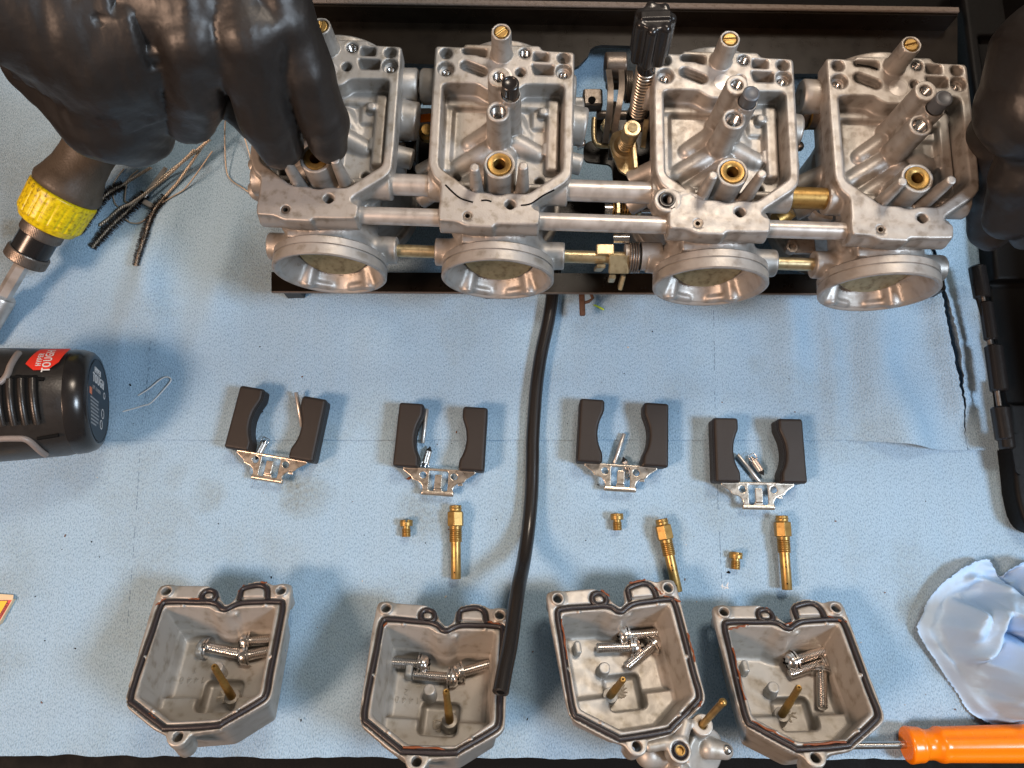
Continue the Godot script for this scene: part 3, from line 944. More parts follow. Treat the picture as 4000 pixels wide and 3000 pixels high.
	es.cyl(e0 - V(0, 7, 0), e0 + V(0, 1, 0), 3.4, 1, 0, 0.1)
	part(rk, "side_ear", es.build(e0 - V(8, 12, 10), e0 + V(18, 2, 10), 0.5), M.scraped_aluminium, o)
	part(rk, "side_bushing", G.new().lathe([Vector2(1.9, -5), Vector2(1.9, 0.2), Vector2(2.3, 0.5), Vector2(3.1, 0.5), Vector2(3.4, 0.2), Vector2(3.4, -4)], at(e0), 28), M.rubber, o)
	# idle adjuster: spring, stem, fluted knob
	var a := Vector3(59.13,78,-113.11)
	var b := Vector3(56.38,138,-117.39)
	var L := a.distance_to(b)
	var ax := axis(a, b)
	part(rk, "adjuster_spring", G.new().tube(coil(ax, 3.8, 0, L * 0.5, 15), 0.72, 7), M.bracket_steel, o)
	part(rk, "adjuster_stem", G.new().lathe([Vector2(0, -4), Vector2(5.2, -4), Vector2(5.2, -0.5), Vector2(2.6, -0.5), Vector2(2.6, L * 0.5), Vector2(4.0, L * 0.5), Vector2(4.0, L * 0.66), Vector2(0, L * 0.66)], ax, 24), M.knob_plastic, o)
	var ks := Solid.new()
	var kl := L * 0.37
	ks.cyl(V(0, 0, 0), V(0, kl, 0), 6.6, 0, 0, 0.8)
	for q in 7:
		var w := TAU * q / 7
		ks.cap(V(cos(w) * 6.4, 2, sin(w) * 6.4), V(cos(w) * 6.4, kl - 1.8, sin(w) * 6.4), 2.1, 2.1, 0, 0.8)
	ks.box(V(0, kl + 0.3, 0), V(6, 0.8, 2.0), 0, 0.6, 0.5)
	part(rk, "adjuster_knob", ks.build(V(-9.5, -1, -9.5), V(9.5, kl + 2, 9.5), 0.5), M.knob_plastic, Transform3D(ax.basis, ax * V(0, L * 0.62, 0)).translated(-p0))
	part(rk, "adjuster_bracket", G.new().box(V(7, 1.5, 5), at(Vector3(63.71,76,-110.35)), 0.4).box(V(5, 6, 1.5), at(Vector3(67.57,70,-112.76)), 0.4), M.dark_steel, o)
	# synchronising screw and its plated lever
	var s0 := Vector3(51.29,84,-91.83)
	var s1 := Vector3(52.18,101,-91.06)
	part(rk, "sync_lever", G.new().plate(round_poly(wpoly([Vector3(44.38,83,-94.23), Vector3(46.04,83,-99.16), Vector3(50.8,83,-100.98), Vector3(56.32,83,-97.6), Vector3(57.09,83,-92.93), Vector3(55.39,83,-78.1), Vector3(51.69,83,-78.35), Vector3(48.51,83,-80.38), Vector3(45.72,83,-88.04)]), 1.2), 82.2, 83.6).box(V(1.1, 4.5, 6.8), Transform3D(Basis(Vector3.UP, 0.05), Vector3(54.86,85,-85.12)), 0.4), M.zinc_yellow, o)
	part(rk, "sync_cup", G.new().lathe([Vector2(0, 0), Vector2(5.6, 0), Vector2(5.9, 0.8), Vector2(5.2, 1.6), Vector2(4.4, 1.2), Vector2(2.5, 1.0)], axis(s0 - V(0, 0.6, 0), s1), 32), M.zinc_yellow, o)
	part(rk, "sync_spring", G.new().tube(coil(axis(s0, s1), 3.1, 1.0, s0.distance_to(s1) * 0.55, 5), 0.45, 6), M.zinc_yellow, o)
	var sl := s0.distance_to(s1)
	part(rk, "sync_screw", G.new().lathe([Vector2(0, 0), Vector2(2.5, 0), Vector2(2.5, sl * 0.5), Vector2(3.7, sl * 0.55), Vector2(3.9, sl - 0.4), Vector2(3.5, sl), Vector2(2.2, sl), Vector2(2.1, sl + 0.6), Vector2(0, sl + 1.0)], axis(s0, s1), 28), M.zinc_yellow, o)
	part(rk, "tab_plate", G.new().box(V(1.2, 1.0, 7.2), Transform3D(Basis(Vector3.UP, -0.16), Vector3(60.64,84,-98.29)), 0.3), M.zinc_yellow, o)
	# choke levers and barrel
	var bs := Solid.new()
	bs.cyl(Vector3(44.17,78,-137.35), Vector3(54.17,78,-137.35), 6.6, 0, 0, 0.8)
	bs.box(Vector3(49.84,73,-137.02), V(4.2, 6, 5), 0, 1, 1)
	part(rk, "choke_barrel", bs.build(Vector3(44.05,60,-157.19), Vector3(54.8,90,-119.07), 0.55), M.dark_steel, o)
	part(rk, "choke_arm", ribbon([Vector3(44.93,84,-130.87), Vector3(45.35,86,-121.16), Vector3(44.99,86,-112.57), Vector3(44.23,82,-105.27), Vector3(43.31,78,-97.18)], 1.35, 1.0), M.dark_steel, o)
	part(rk, "choke_arm", ribbon([Vector3(50.91,84,-130.87), Vector3(50.55,86,-121.16), Vector3(48.92,86,-110.6), Vector3(47.73,82,-103.95), Vector3(47.1,78,-96.39)], 1.35, 1.0), M.dark_steel, o)
	part(rk, "choke_arm", ribbon([Vector3(47.8,74,-118.4), Vector3(47.4,74,-104.88), Vector3(46.34,72,-92.72)], 1.0, 2.0), M.dark_steel, o)
	part(rk, "linkage_plate", G.new().plate(round_poly(wpoly([Vector3(43,52,-131.24), Vector3(78.18,52,-131.24), Vector3(76.07,52,-84.52), Vector3(50.72,52,-84.52), Vector3(49.94,52,-101.21), Vector3(35.89,52,-102.9), Vector3(36.09,52,-112.53), Vector3(42.61,52,-115.38)]), 3), 50, 51.5), M.black_paint, o)
	part(rk, "linkage_cam", G.new().lathe([Vector2(0, 0), Vector2(8.0, 0), Vector2(8.6, 0.6), Vector2(8.6, 2.2), Vector2(0, 2.2)], axis(Vector3(47.51,68,-115.38), Vector3(51.97,68,-115.38)), 32), M.dark_steel, o)
	part(rk, "linkage_shaft", G.new().lathe([Vector2(0, 0), Vector2(2.2, 0), Vector2(2.2, 26), Vector2(0, 26)], axis(Vector3(40.64,70,-116.87), Vector3(68.97,70,-116.87)), 20), M.dark_steel, o)
	part(rk, "pivot_nut", G.new().lathe([Vector2(0, 0), Vector2(3.4, 0), Vector2(3.4, 3), Vector2(0, 3)], at(Vector3(45.2,73,-108.18)), 6), M.zinc_yellow, o)
	part(rk, "linkage_block", G.new().box(V(4.6, 3.4, 4.4), at(Vector3(38.38,74,-122.22)), 0.8), M.dark_steel, o)
	part(rk, "block_socket", G.new().lathe([Vector2(1.9, -0.5), Vector2(1.8, 0.35), Vector2(0, 0.3)], at(Vector3(37.73,77.4,-120.11)), 20), M.soot, o)
	part(rk, "bent_rod", G.new().tube(spl([Vector3(38.76,76,-111.43), Vector3(38.33,76,-103.67), Vector3(39.05,76,-98.62), Vector3(41.88,76,-97.04), Vector3(47.86,76,-97.04)], 6), 1.25, 10), M.zinc_yellow, o)
	part(rk, "return_spring", G.new().tube(coil(axis(Vector3(54.01,74,-129.37), Vector3(57.7,74,-129.37)), 7.0, 0, 3.4, 4), 0.5, 6), M.dark_steel, o)
	part(rk, "return_spring", G.new().tube(coil(axis(Vector3(46.25,74,-65.78), Vector3(58.98,74,-65.66)), 2.7, 0, 12, 9), 0.5, 6), M.old_brass, o)
	part(rk, "spring_screw", G.new().lathe([Vector2(0, 0), Vector2(3.2, 0), Vector2(3.2, 3.4), Vector2(1.5, 3.4), Vector2(1.5, 22), Vector2(3.4, 22), Vector2(3.4, 27), Vector2(0, 27)], axis(Vector3(42.7,74,-65.66), Vector3(62.75,74,-65.53)), 6), M.steel, o)
	part(rk, "spring_plate", G.new().box(V(0.8, 4.4, 3.6), at(Vector3(48.48,74,-65.66)), 0.2), M.zinc_yellow, o)
	part(rk, "spring_plate", G.new().box(V(0.8, 4.4, 3.6), at(Vector3(58.04,74,-65.66)), 0.2), M.zinc_yellow, o)
	# throttle drum between the middle throats
	part(rk, "throttle_bracket", G.new().box(V(4.0, 1.0, 2.6), at(Vector3(41.6,80,-43.48)), 0.5).box(V(1.9, 6.5, 1.0), Transform3D(Basis(Vector3.RIGHT, 0.25), Vector3(39.37,76,-36.56)), 0.4), M.zinc_yellow, o)
	part(rk, "throttle_bracket", G.new().box(V(4.6, 1.0, 4.2), Transform3D(Basis(Vector3.RIGHT, 0.5), Vector3(47.71,79,-37.07)), 0.5).box(V(1.5, 3.0, 1.0), at(Vector3(45.17,73,-32.58)), 0.4), M.zinc_yellow, o)
	part(rk, "throttle_stop_blade", G.new().box(V(1.0, 5.0, 3.4), Transform3D(Basis(Vector3.UP, -0.25) * Basis(Vector3.RIGHT, 0.5), Vector3(49.99,70,-32.23)), 0.4), M.zinc_yellow, o)
	part(rk, "throttle_spring", G.new().tube(coil(axis(Vector3(52.57,76.5,-41.26), Vector3(57.18,76.5,-41.26)), 6.6, 0, 4.4, 4), 0.55, 6), M.dark_steel, o)
	part(rk, "throttle_drum", G.new().lathe([Vector2(0, 0), Vector2(5.4, 0), Vector2(5.4, 3), Vector2(4.0, 3), Vector2(4.0, 7), Vector2(6.4, 7), Vector2(6.4, 16), Vector2(0, 16)], axis(Vector3(50.75,76.5,-42), Vector3(69.19,76.5,-41.63)), 32), M.cast_aluminium, o)
	part(rk, "stop_pin", G.new().lathe([Vector2(0, 0), Vector2(2.2, 0), Vector2(2.2, 7), Vector2(0, 7)], axis(Vector3(45.3,80,-48.87), Vector3(53.33,80,-48.87)), 20), M.steel, o)
	# pieces seen between the first and second carburettors
	part(rk, "orange_tape", G.new().box(V(3.6, 0.5, 1.9), Transform3D(Basis(Vector3.BACK, 0.2), Vector3(-39.77,84,-106.5)), 0.2), M.orange_plastic, o)
	part(rk, "brass_fitting", G.new().lathe([Vector2(0, 0), Vector2(3.8, 0), Vector2(3.8, 3), Vector2(2.6, 4), Vector2(2.6, 6), Vector2(0, 6)], axis(Vector3(-39.61,78,-101.4), Vector3(-38.92,84,-100.76)), 20), M.old_brass, o)
	part(rk, "return_spring", G.new().tube(coil(axis(Vector3(-47.96,82,-119.2), Vector3(-39.13,82,-119.2)), 3.6, 0, 8, 6), 0.5, 6), M.dark_steel, o)
	part(rk, "cover_plate", G.new().plate(round_poly(wpoly([Vector3(-54.42,62,-126.2), Vector3(-39.23,62,-126.2), Vector3(-38.28,62,-85.48), Vector3(-53.1,62,-85.48)]), 2), 60, 61.5), M.black_paint, o)
	part(rk, "link_plate", G.new().box(V(1.0, 5, 14), at(Vector3(-44.53,80,-98.61)), 0.3), M.black_paint, o)
	var lf := Solid.new()
	lf.cyl(Vector3(-52.88,86,-113.22), Vector3(-45.59,86,-113.22), 4.6, 0, 0, 0.6)
	lf.cyl(Vector3(-53.23,84,-97.51), Vector3(-45.86,84,-97.51), 2.6, 0, 0, 0.4)
	lf.box(Vector3(-51.57,82,-109.22), V(3.0, 5, 9), 0, 1, 0.8)
	lf.box(Vector3(-51.53,80,-88.2), V(2.8, 5, 6), 0, 1, 0.8)
	part(rk, "enrichener_cover", lf.build(Vector3(-59.67,70,-132.11), Vector3(-40.11,94,-68.04), 0.6), M.cast_aluminium, o)
	part(rk, "cover_screw", G.new().lathe([Vector2(0, 3), Vector2(1.2, 2.9), Vector2(2.1, 2.0), Vector2(2.3, 0), Vector2(2.9, 0), Vector2(2.9, -0.8), Vector2(0, -0.8)], axis(Vector3(-45.98,84,-97.51), Vector3(-42.12,84,-97.51)), 20), M.steel, o)
	part(rk, "cover_screw", G.new().lathe([Vector2(0, 3), Vector2(1.2, 2.9), Vector2(2.1, 2.0), Vector2(2.3, 0), Vector2(2.9, 0), Vector2(2.9, -0.8), Vector2(0, -0.8)], axis(Vector3(30.58,84,-93.64), Vector3(34.55,84,-93.64)), 20), M.steel, o)
	part(rk, "cover_screw", G.new().lathe([Vector2(0, 3), Vector2(1.2, 2.9), Vector2(2.1, 2.0), Vector2(2.3, 0), Vector2(2.9, 0), Vector2(2.9, -0.8), Vector2(0, -0.8)], axis(Vector3(129.65,84,-92.09), Vector3(133.61,84,-92.09)), 20), M.steel, o)
	var rf := Solid.new()
	rf.box(Vector3(30.34,84,-105.33), V(2.4, 5, 9), 0, 1, 0.8)
	rf.cyl(Vector3(28.11,86,-107.98), Vector3(32.79,86,-107.98), 4.4, 0, 1, 0.6)
	part(rk, "enrichener_cover", rf.build(Vector3(27.9,70,-127.93), Vector3(33.81,94,-85.24), 0.6), M.cast_aluminium, o)
	# joint and brass elbow between the third and fourth
	part(rk, "air_joint", G.new().lathe([Vector2(0, 0), Vector2(6.4, 0), Vector2(6.4, 2), Vector2(5.6, 2.2), Vector2(5.6, 3.4), Vector2(6.8, 3.6), Vector2(6.8, 13), Vector2(7.4, 14), Vector2(0, 14)], axis(Vector3(130.47,88,-105.92), Vector3(146.52,88,-105.92)), 36), M.dark_steel, o)
	part(rk, "joint_ring", G.new().lathe([Vector2(5.8, 0), Vector2(6.9, 0.1), Vector2(6.9, 0.9), Vector2(5.8, 1.0)], axis(Vector3(133.49,88,-105.92), Vector3(146.52,88,-105.92)), 36), M.old_brass, o)
	part(rk, "brass_elbow", G.new().tube([Vector3(115.73,88,-53.79), Vector3(120.22,88,-56.46), Vector3(122.06,90,-57.68)], 3.4, 18), M.old_brass, o)
	part(rk, "hinge_lug", G.new().lathe([Vector2(1.6, -3), Vector2(1.6, 0.4), Vector2(2.6, 0.4), Vector2(2.6, -3)], at(Vector3(125.94,78,-45.67)), 20).box(V(6, 1.4, 3.4), at(Vector3(130.94,76,-46.77)), 0.6), M.dark_steel, o)
	part(rk, "vent_fin", ribbon([Vector3(131.75,88,-57.06), Vector3(133.28,88,-55.24), Vector3(136.54,88,-54.03), Vector3(139.55,88,-53.79)], 0.8, 3), M.cast_aluminium, o)
	# rusty lever hanging under the front rail
	part(rk, "rusty_lever", G.new().box(V(1.5, 1.1, 9), Transform3D(Basis(Vector3.UP, 0.02), Vector3(37.25,14,-43.01)), 0.4), M.rust_steel, o)
	part(rk, "lever_hook", G.new().tube([Vector3(40.55,14,-50.21), Vector3(43.14,14,-43.73), Vector3(40.91,14,-41.87), Vector3(38.72,14,-41.29)], 0.9, 8), M.rust_steel, o)
	part(rk, "hook_spring", G.new().tube(coil(axis(Vector3(44.4,16,-48.33), Vector3(46.85,16,-48.33)), 1.6, 0, 2.4, 3), 0.4, 6), M.steel, o)
func coil(xf: Transform3D, r: float, y0: float, y1: float, turns: float) -> Array:
	var o := []
	var m := int(turns * 14)
	for k in m + 1:
		var t := float(k) / m
		var w := TAU * turns * t
		o.append(xf * V(cos(w) * r, lerpf(y0, y1, t), sin(w) * r))
	return o
func ribbon(p: Array, hw: float, hh: float) -> G:   # a flat bar swept along a curve
	var g := G.new()
	var c := spl(p, 8)
	var m := c.size()
	var cs := []
	for k in m:
		var d: Vector3 = ((c[mini(k + 1, m - 1)] as Vector3) - c[maxi(k - 1, 0)]).normalized()
		var x := d.cross(Vector3.UP).normalized()
		var y := x.cross(d)
		cs.append([c[k], x, y, d])
	for side in 4:
		var f := g.v.size()
		for k in m:
			var q: Array = cs[k]
			var sx: float = [1.0, 1.0, -1.0, -1.0][side]
			var sy: float = [-1.0, 1.0, 1.0, -1.0][side]
			var tx: float = [1.0, -1.0, -1.0, 1.0][side]
			var ty: float = [1.0, 1.0, -1.0, -1.0][side]
			var nn: Vector3 = [q[1], q[2], -q[1], -q[2]][side]
			g.vert(q[0] + q[1] * hw * sx + q[2] * hh * sy, nn)
			g.vert(q[0] + q[1] * hw * tx + q[2] * hh * ty, nn)
		for k in m - 1:
			g.quad(f + k * 2, f + k * 2 + 1, f + k * 2 + 3, f + k * 2 + 2)
	for k in [0, m - 1]:
		var q: Array = cs[k]
		g.face([q[0] + q[1] * hw + q[2] * hh, q[0] + q[1] * hw - q[2] * hh, q[0] - q[1] * hw - q[2] * hh, q[0] - q[1] * hw + q[2] * hh], q[3] * (-1.0 if k == 0 else 1.0))
	return g

# ---------- float bowls ----------
func bowl_solid() -> G:
	var s := Solid.new()
	var rim := round_poly(pv([-31.3, -34.9, -8.5, -34.6, -3.4, -32.6, -1.2, -27.5, 2.2, -24.4, 5.2, -26.6, 5.6, -32.8, 8, -35.4, 14.5, -37.2, 19, -36.2, 21, -34.9, 30.6, -35.1, 31.4, -26, 32.0, 18.5, 30.2, 21.2, 13.6, 31.6, 2.6, 33.2, -0.2, 37.6, -5.0, 37.4, -8.2, 33.0, -14, 30.6, -27.8, 21.6, -29.6, 17.4, -31.6, -24]), 1.8, 3)
	var skin := round_poly(pv([-29.0, -27.5, 2, -23.6, 29.2, -27.5, 30.2, 17.6, 12.8, 29.6, -8, 31.0, -26.6, 20.2]), 2.5, 3)
	var inn := round_poly(pv([-25.8, -23.4, -16, -23.8, -5.4, -23.2, -1.6, -20.9, 2.6, -20.2, 6.2, -22.6, 25.0, -23.4, 26.6, 16.6, 12.6, 27.2, -7.4, 28.0, -24.6, 17.2]), 1.6, 3)
	s.poly(skin, -33, -1, 0, 0, 3.0, 0.10)
	s.poly(rim, -3.6, 0, 0, 1.2, 0.45)
	s.cyl(V(-26.7, -12, -31.0), V(-26.7, 0, -31.0), 4.2, 0, 1.5, 0.4)
	s.cyl(V(26.4, -12, -31.0), V(26.4, 0, -31.0), 4.2, 0, 1.5, 0.4)
	s.cyl(V(-2.6, -14, 33.6), V(-2.6, 0, 33.6), 4.2, 0, 1.5, 0.4)
	s.cyl(V(4, -44, -12), V(4, -28, -12), 7, 0, 2, 1)
	s.cyl(V(1.8, -35, 7), V(1.8, -28, 7), 11.5, 0, 1, 1)
	s.box(V(0, -34, -14), V(15, 5, 7), 0, 2, 2, V(-0.55, 0, 0))
	# chamber: deep floor, slanted walls and the high step toward the viewer
	var deep := round_poly(pv([-25.8, -23.4, -16, -23.8, -5.4, -23.2, -1.6, -20.9, 2.6, -20.2, 6.2, -22.6, 25.0, -23.4, 26.2, 12.5, -24.8, 12.5]), 1.6, 3)
	s.poly(deep, -26.2, 2, 1, 0.3, 2.4, 0.12)
	s.poly(inn, -20.0, 2, 1, 1.2, 2.2, 0.10)
	s.box(V(2.5, -16, -24.6), V(5, 14, 2.0), 0, 1.5, 1.2, V(0.16, 0, 0))
	# jet well
	s.box(V(1.8, -24, 8.0), V(8.6, 6.6, 8.4), 1, 1.4, 2.4)
	# screw holes with raised collars
	for c in [[-26.7, -31.0], [26.4, -31.0], [-2.6, 34.2]]:
		if c[1] < 0: s.cyl(V(c[0], -1, c[1]), V(c[0], 1.7, c[1]), 3.1, 0, 0, 0.25)
		s.cyl(V(c[0], -15, c[1]), V(c[0], 3, c[1]), 2.1, 1, 0, 0.1)
	# gasket groove
	for q in groove_paths():
		var p: Array = q
		for k in p.size():
			s.cap(p[k] + V(0, -0.1, 0), p[(k + 1) % p.size()] + V(0, -0.1, 0), 1.45, 1.45, 1, 0.0)
	# small locating nubs on the rim
	for c in [[-17.5, -24.2], [20.2, -24.2], [-27.6, 0], [28.2, 0.5], [18.5, 24.2], [-16, 23.6]]:
		s.cap(V(c[0], -0.8, c[1]), V(c[0], -0.1, c[1]), 0.95, 0.9, 0, 0.2)
	return s.build(V(-34, -46, -40), V(35, 2, 40), 0.7)
func flat_path(a: Array, n: int, closed := true) -> Array:
	var p := []
	for k in range(0, a.size(), 2): p.append(V(a[k], 0, a[k + 1]))
	return spl(p, n, closed)
func groove_paths() -> Array:
	return [flat_path([-27.6, -24.6, -24, -26.6, -12, -26.3, -6, -26.2, -1.8, -25.0, 0.6, -22.8, 3.0, -22.6, 5.4, -24.2, 9.4, -25.8, 18, -26.2, 25.0, -26.2, 28.2, -24.6, 28.8, -12, 29.1, 8, 29.4, 17.0, 26.4, 20.6, 14.6, 28.2, 11.2, 29.8, -7.6, 30.6, -11, 29.4, -24.4, 21.0, -27.2, 18.4, -27.8, 8, -27.6, -12], 3),
		flat_path([-10.4, -29.6, -9.3, -31.8, -6.9, -32.3, -4.6, -31.4, -3.6, -29.2, -4.4, -27.2, -6.9, -26.4, -9.6, -27.4], 2),
		flat_path([7.6, -27.2, 7.3, -32.0, 9.0, -33.6, 14.2, -34.8, 17.6, -34.2, 19.6, -31.8, 20.4, -27.2], 3, false)]
func bowls() -> void:
	var mesh: ArrayMesh = made[1].mesh()
	var gk := G.new()
	var paths := groove_paths()
	for p in paths:
		var q := []
		for v in p: q.append(v + V(0, -0.5, 0))
		gk.tube(q, 1.1, 10, p != paths[2])
	var gmesh := gk.mesh()
	var poses := [Transform3D(Basis(Vector3(0.99947,-0.03237,-0.00394),Vector3(0.02520,0.84348,-0.53657),Vector3(0.02069,0.53618,0.84385)),Vector3(-134.48,44.79,132.81)), Transform3D(Basis(Vector3(0.99821,0.02241,0.05545),Vector3(0.01109,0.84173,-0.53979),Vector3(-0.05877,0.53944,0.83997)),Vector3(-33.86,46.38,141.94)), Transform3D(Basis(Vector3(0.99106,-0.10189,-0.08607),Vector3(0.06288,0.92600,-0.37224),Vector3(0.11763,0.36350,0.92414)),Vector3(51.29,38.92,136.14)), Transform3D(Basis(Vector3(0.99931,0.01581,-0.03352),Vector3(-0.03091,0.85471,-0.51819),Vector3(0.02046,0.51887,0.85461)),Vector3(128.2,37.34,142.27))]
	var tubes := [V(7.3, 0, 8.4), V(6.6, 0, 8.6), V(-5.0, 0, 8.8), V(-4.0, 0, 8.2)]
	var posts := [V(-1.2, 0, -3.2), V(-3.8, 0, -2.8), V(-6.4, 0, -2.6), V(-6.2, 0, -2.6)]
	var tubem := G.new().lathe([Vector2(0, -1.4), Vector2(0.45, -1.0), Vector2(0.5, 0), Vector2(1.0, 0.05), Vector2(1.4, -0.6), Vector2(1.5, -1.6), Vector2(1.5, -16), Vector2(1.75, -16.3), Vector2(1.75, -24), Vector2(1.9, -24.4), Vector2(1.9, -34), Vector2(0, -34)], Transform3D(), 24).mesh()
	var labels := ["float bowl at the far left with a smear of brown sealant by its small ring", "float bowl with the end of the black hose lying over its right edge", "float bowl with the accelerator pump and an outside brass tube on its corner", "float bowl at the right, beside the blade of the orange screwdriver"]
	for k in 4:
		var xf: Transform3D = poses[k]
		var b := thing("float_bowl", labels[k], "float bowl", xf.origin, "float bowls along the front")
		place(b, xf)
		part(b, "bowl_body", mesh, M.bowl_aluminium)
		part(b, "gasket", gmesh, M.gasket_rubber)
		var ps := Solid.new()
		ps.cyl(V(0, -27, 0), V(0, -18.4, 0), 3.3, 0, 0, 0.5, 2.7)
		part(b, "post", ps.build(V(-4, -28, -4), V(4, -17, 4), 0.5), M.bowl_aluminium, at(posts[k]))
		part(b, "starter_tube", tubem, M.old_brass, at(tubes[k] + V(0, 8.2, 0)))
		part(b, "tube_boss", G.new().lathe([Vector2(1.9, -28), Vector2(1.9, -23.2), Vector2(3.3, -23.4), Vector2(3.6, -24), Vector2(3.7, -31)], Transform3D(), 24), M.bowl_aluminium, at(tubes[k]))
		var tab := Solid.new()
		tab.box(V(0, -23.4, 0), V(1.6, 3.6, 3.0), 0, 0, 1.0)
		part(b, "floor_tab", tab.build(V(-3, -28, -4), V(3, -18, 4), 0.5), M.bowl_aluminium, at([Vector3(-12.6,-23,-13.3), Vector3(-14.8,-23,-12.2), Vector3(-17,-23,-13.6), Vector3(-16.3,-23,-13.7)][k] * V(1, 0, 1)))
		# white scale in the jet well
		var dep := Solid.new()
		var nz := RandomNumberGenerator.new()
		nz.seed = 30 + k
		for q in 16:
			var w := nz.randf() * TAU
			dep.cap(V(cos(w) * nz.randf() * 3.6, 0, sin(w) * nz.randf() * 3.6), V(cos(w) * 3.4, 0.0, sin(w) * 3.2), 0.5 + nz.randf() * 0.3, 0.4)
		part(b, "scale_deposit", dep.build(V(-5, -1, -5), V(5, 1.2, 5), 0.34), M.white_deposit, at(V([1.5, 2.0, 1.5, 1.5][k], -30.5, [5.5, 8, 6, 6][k])))
		# brown sealant along the edges
		var rs := []
		if k == 0: rs = [[-15.6, -27.6, -10.8, -27.9], [-30.2, -24.5, -26, -28.2], [-17, 25.0, -12.6, 28.6], [6.6, -31, 8, -34.4], [16, -36, 18.6, -36]]
		if k == 1: rs = [[20.8, -28.0, 27.6, -26.8], [-9, 28.9, 8, 28.9], [-26.4, -22.8, -25.4, -24.2]]
		if k == 2: rs = [[-26.2, -22, -26.6, -4], [20.6, -32.0, 23.4, -28.4], [23.6, -28.2, 31, -24.4], [8.6, -35.2, 17, -36.4], [-5.4, -33.2, -1.8, -30], [30.8, -10, 31.2, 3], [29.6, 19.5, 27.8, 22]]
		if k == 3: rs = [[-26.0, -23.2, -16, -24.4], [-26.2, -14, -26.2, 10], [-25.4, 18.4, -9.6, 28.2], [-6, 28.9, 12, 28.4], [0.6, -24.0, 4.4, -25.4], [-8, -33.0, -4.6, -32.4], [22, -27.6, 29.6, -24.4]]
		for r in rs:
			var c := []
			var rad := []
			for q in 9:
				var t := q / 8.0
				c.append(V(lerpf(r[0], r[2], t) + nz.randf_range(-0.3, 0.3), 0.0, lerpf(r[1], r[3], t) + nz.randf_range(-0.3, 0.3)))
				rad.append(0.22 + nz.randf() * 0.4)
			part(b, "sealant_residue", G.new().tube(spl(c, 2), expand(rad, 2), 6), M.residue)
		if k < 2:
			var w := 0
			for ch in [["1", 0.0], ["4", 3.0], ["4", 6.2], ["0", 9.6]]:
				letter(b, "cast_number", ch[0], 2.9, M.bowl_aluminium, Transform3D(Basis(V(-1, 0, 0), V(0, 0, 1), V(0, 1, 0)), (Vector3(-8.9,-26,-0.5) if k == 0 else Vector3(-9.3,-26,-0.4)) * V(1, 0, 1) + V(-ch[1], -25.95, 0)), 0.5)
				w += 1
			letter(b, "cast_number", "1" if k == 0 else "2", 2.9, M.bowl_aluminium, Transform3D(Basis(V(-1, 0, 0), V(0, 0, 1), V(0, 1, 0)), (Vector3(-13.9,-26,-5) if k == 0 else Vector3(-15.3,-26,-4)) * V(1, 0, 1) + V(0, -25.95, 0)), 0.5)
		if k == 2: pump(b)
	# screws lying in the bowls
	var thr := [Vector2(0, 3.1), Vector2(1.6, 3.0), Vector2(3.2, 2.4), Vector2(4.0, 1.2), Vector2(4.1, 0), Vector2(4.5, -0.1), Vector2(4.5, -0.9), Vector2(3.2, -1.0), Vector2(3.2, -1.4), Vector2(4.9, -1.5), Vector2(4.9, -2.3), Vector2(2.4, -2.4)]
	thr.reverse()
	var prof := [Vector2(0, -18.6), Vector2(1.9, -18.6), Vector2(2.2, -18.2)]
	prof.append_array(thread(2.45, -18.0, -2.6, 0.85))
	prof.append_array(thr)
	var screw := G.new().lathe(prof, Transform3D(), 20).mesh()
	var cross := G.new().box(V(2.4, 0.12, 0.5), at(V(0, 3.02, 0)), 0.05).box(V(0.5, 0.12, 2.4), at(V(0, 3.03, 0)), 0.05).mesh()
	var sc := [[0, Vector3(-10.8,-22.5,-14.9), Vector3(7,-22.5,-11.2), 0, "bowl screw lying alone in the middle of the leftmost bowl"], [0, Vector3(8.1,-22.5,-17.6), Vector3(20.5,-22.5,-18.4), 0, "upper of two bowl screws half hidden by the rim of the leftmost bowl"], [0, Vector3(9,-22.5,-10.2), Vector3(20.6,-22.5,-12.9), 0, "lower of two bowl screws half hidden by the rim of the leftmost bowl"],
		[1, Vector3(-8.7,-21.5,-15.7), Vector3(-24.4,-21.5,-15.5), 0, "bowl screw with its tip at the left wall of the bowl under the hose"], [1, Vector3(5.8,-22.5,-10.4), Vector3(-9.9,-22.5,-10.8), 0, "middle bowl screw of the bowl under the hose, head touching another head"], [1, Vector3(8.3,-22.5,-13.1), Vector3(23.8,-22.5,-18.7), 0, "bowl screw pointing at the hose from inside its bowl"],
		[2, Vector3(6.5,-21.5,-16.9), Vector3(22.6,-21.5,-16.6), 0, "uppermost bowl screw in the bowl with the pump"], [2, Vector3(10.7,-22.5,-11.4), Vector3(-4.7,-22.5,-12.6), 0, "level bowl screw below the uppermost one in the bowl with the pump"], [2, Vector3(20.9,-22.5,-12.1), Vector3(7,-22.5,-4), 0, "slanted bowl screw pointing down left in the bowl with the pump"],
		[3, Vector3(6,-20.5,-15.2), Vector3(22.3,-20.5,-19.5), 0, "bowl screw showing its head in the rightmost bowl"], [3, Vector3(22.2,-22.5,-15), Vector3(5.5,-22.5,-10.3), 0, "bowl screw under the other slanted one in the rightmost bowl"], [3, Vector3(20,-22.5,-11.4), Vector3(15.2,-22.5,5.2), 0, "bowl screw pointing straight toward the viewer in the rightmost bowl"]]
	for q in sc:
		var xf: Transform3D = poses[q[0]]
		var h: Vector3 = q[1]
		var e: Vector3 = q[2]
		var w := axis(xf * e, xf * h)
		var t := thing("bowl_screw", q[4], "screw", xf * h, "screws lying in the float bowls")
		t.basis = w.basis
		part(t, "screw_body", screw, M.steel)
		part(t, "cross_slot", cross, M.soot)
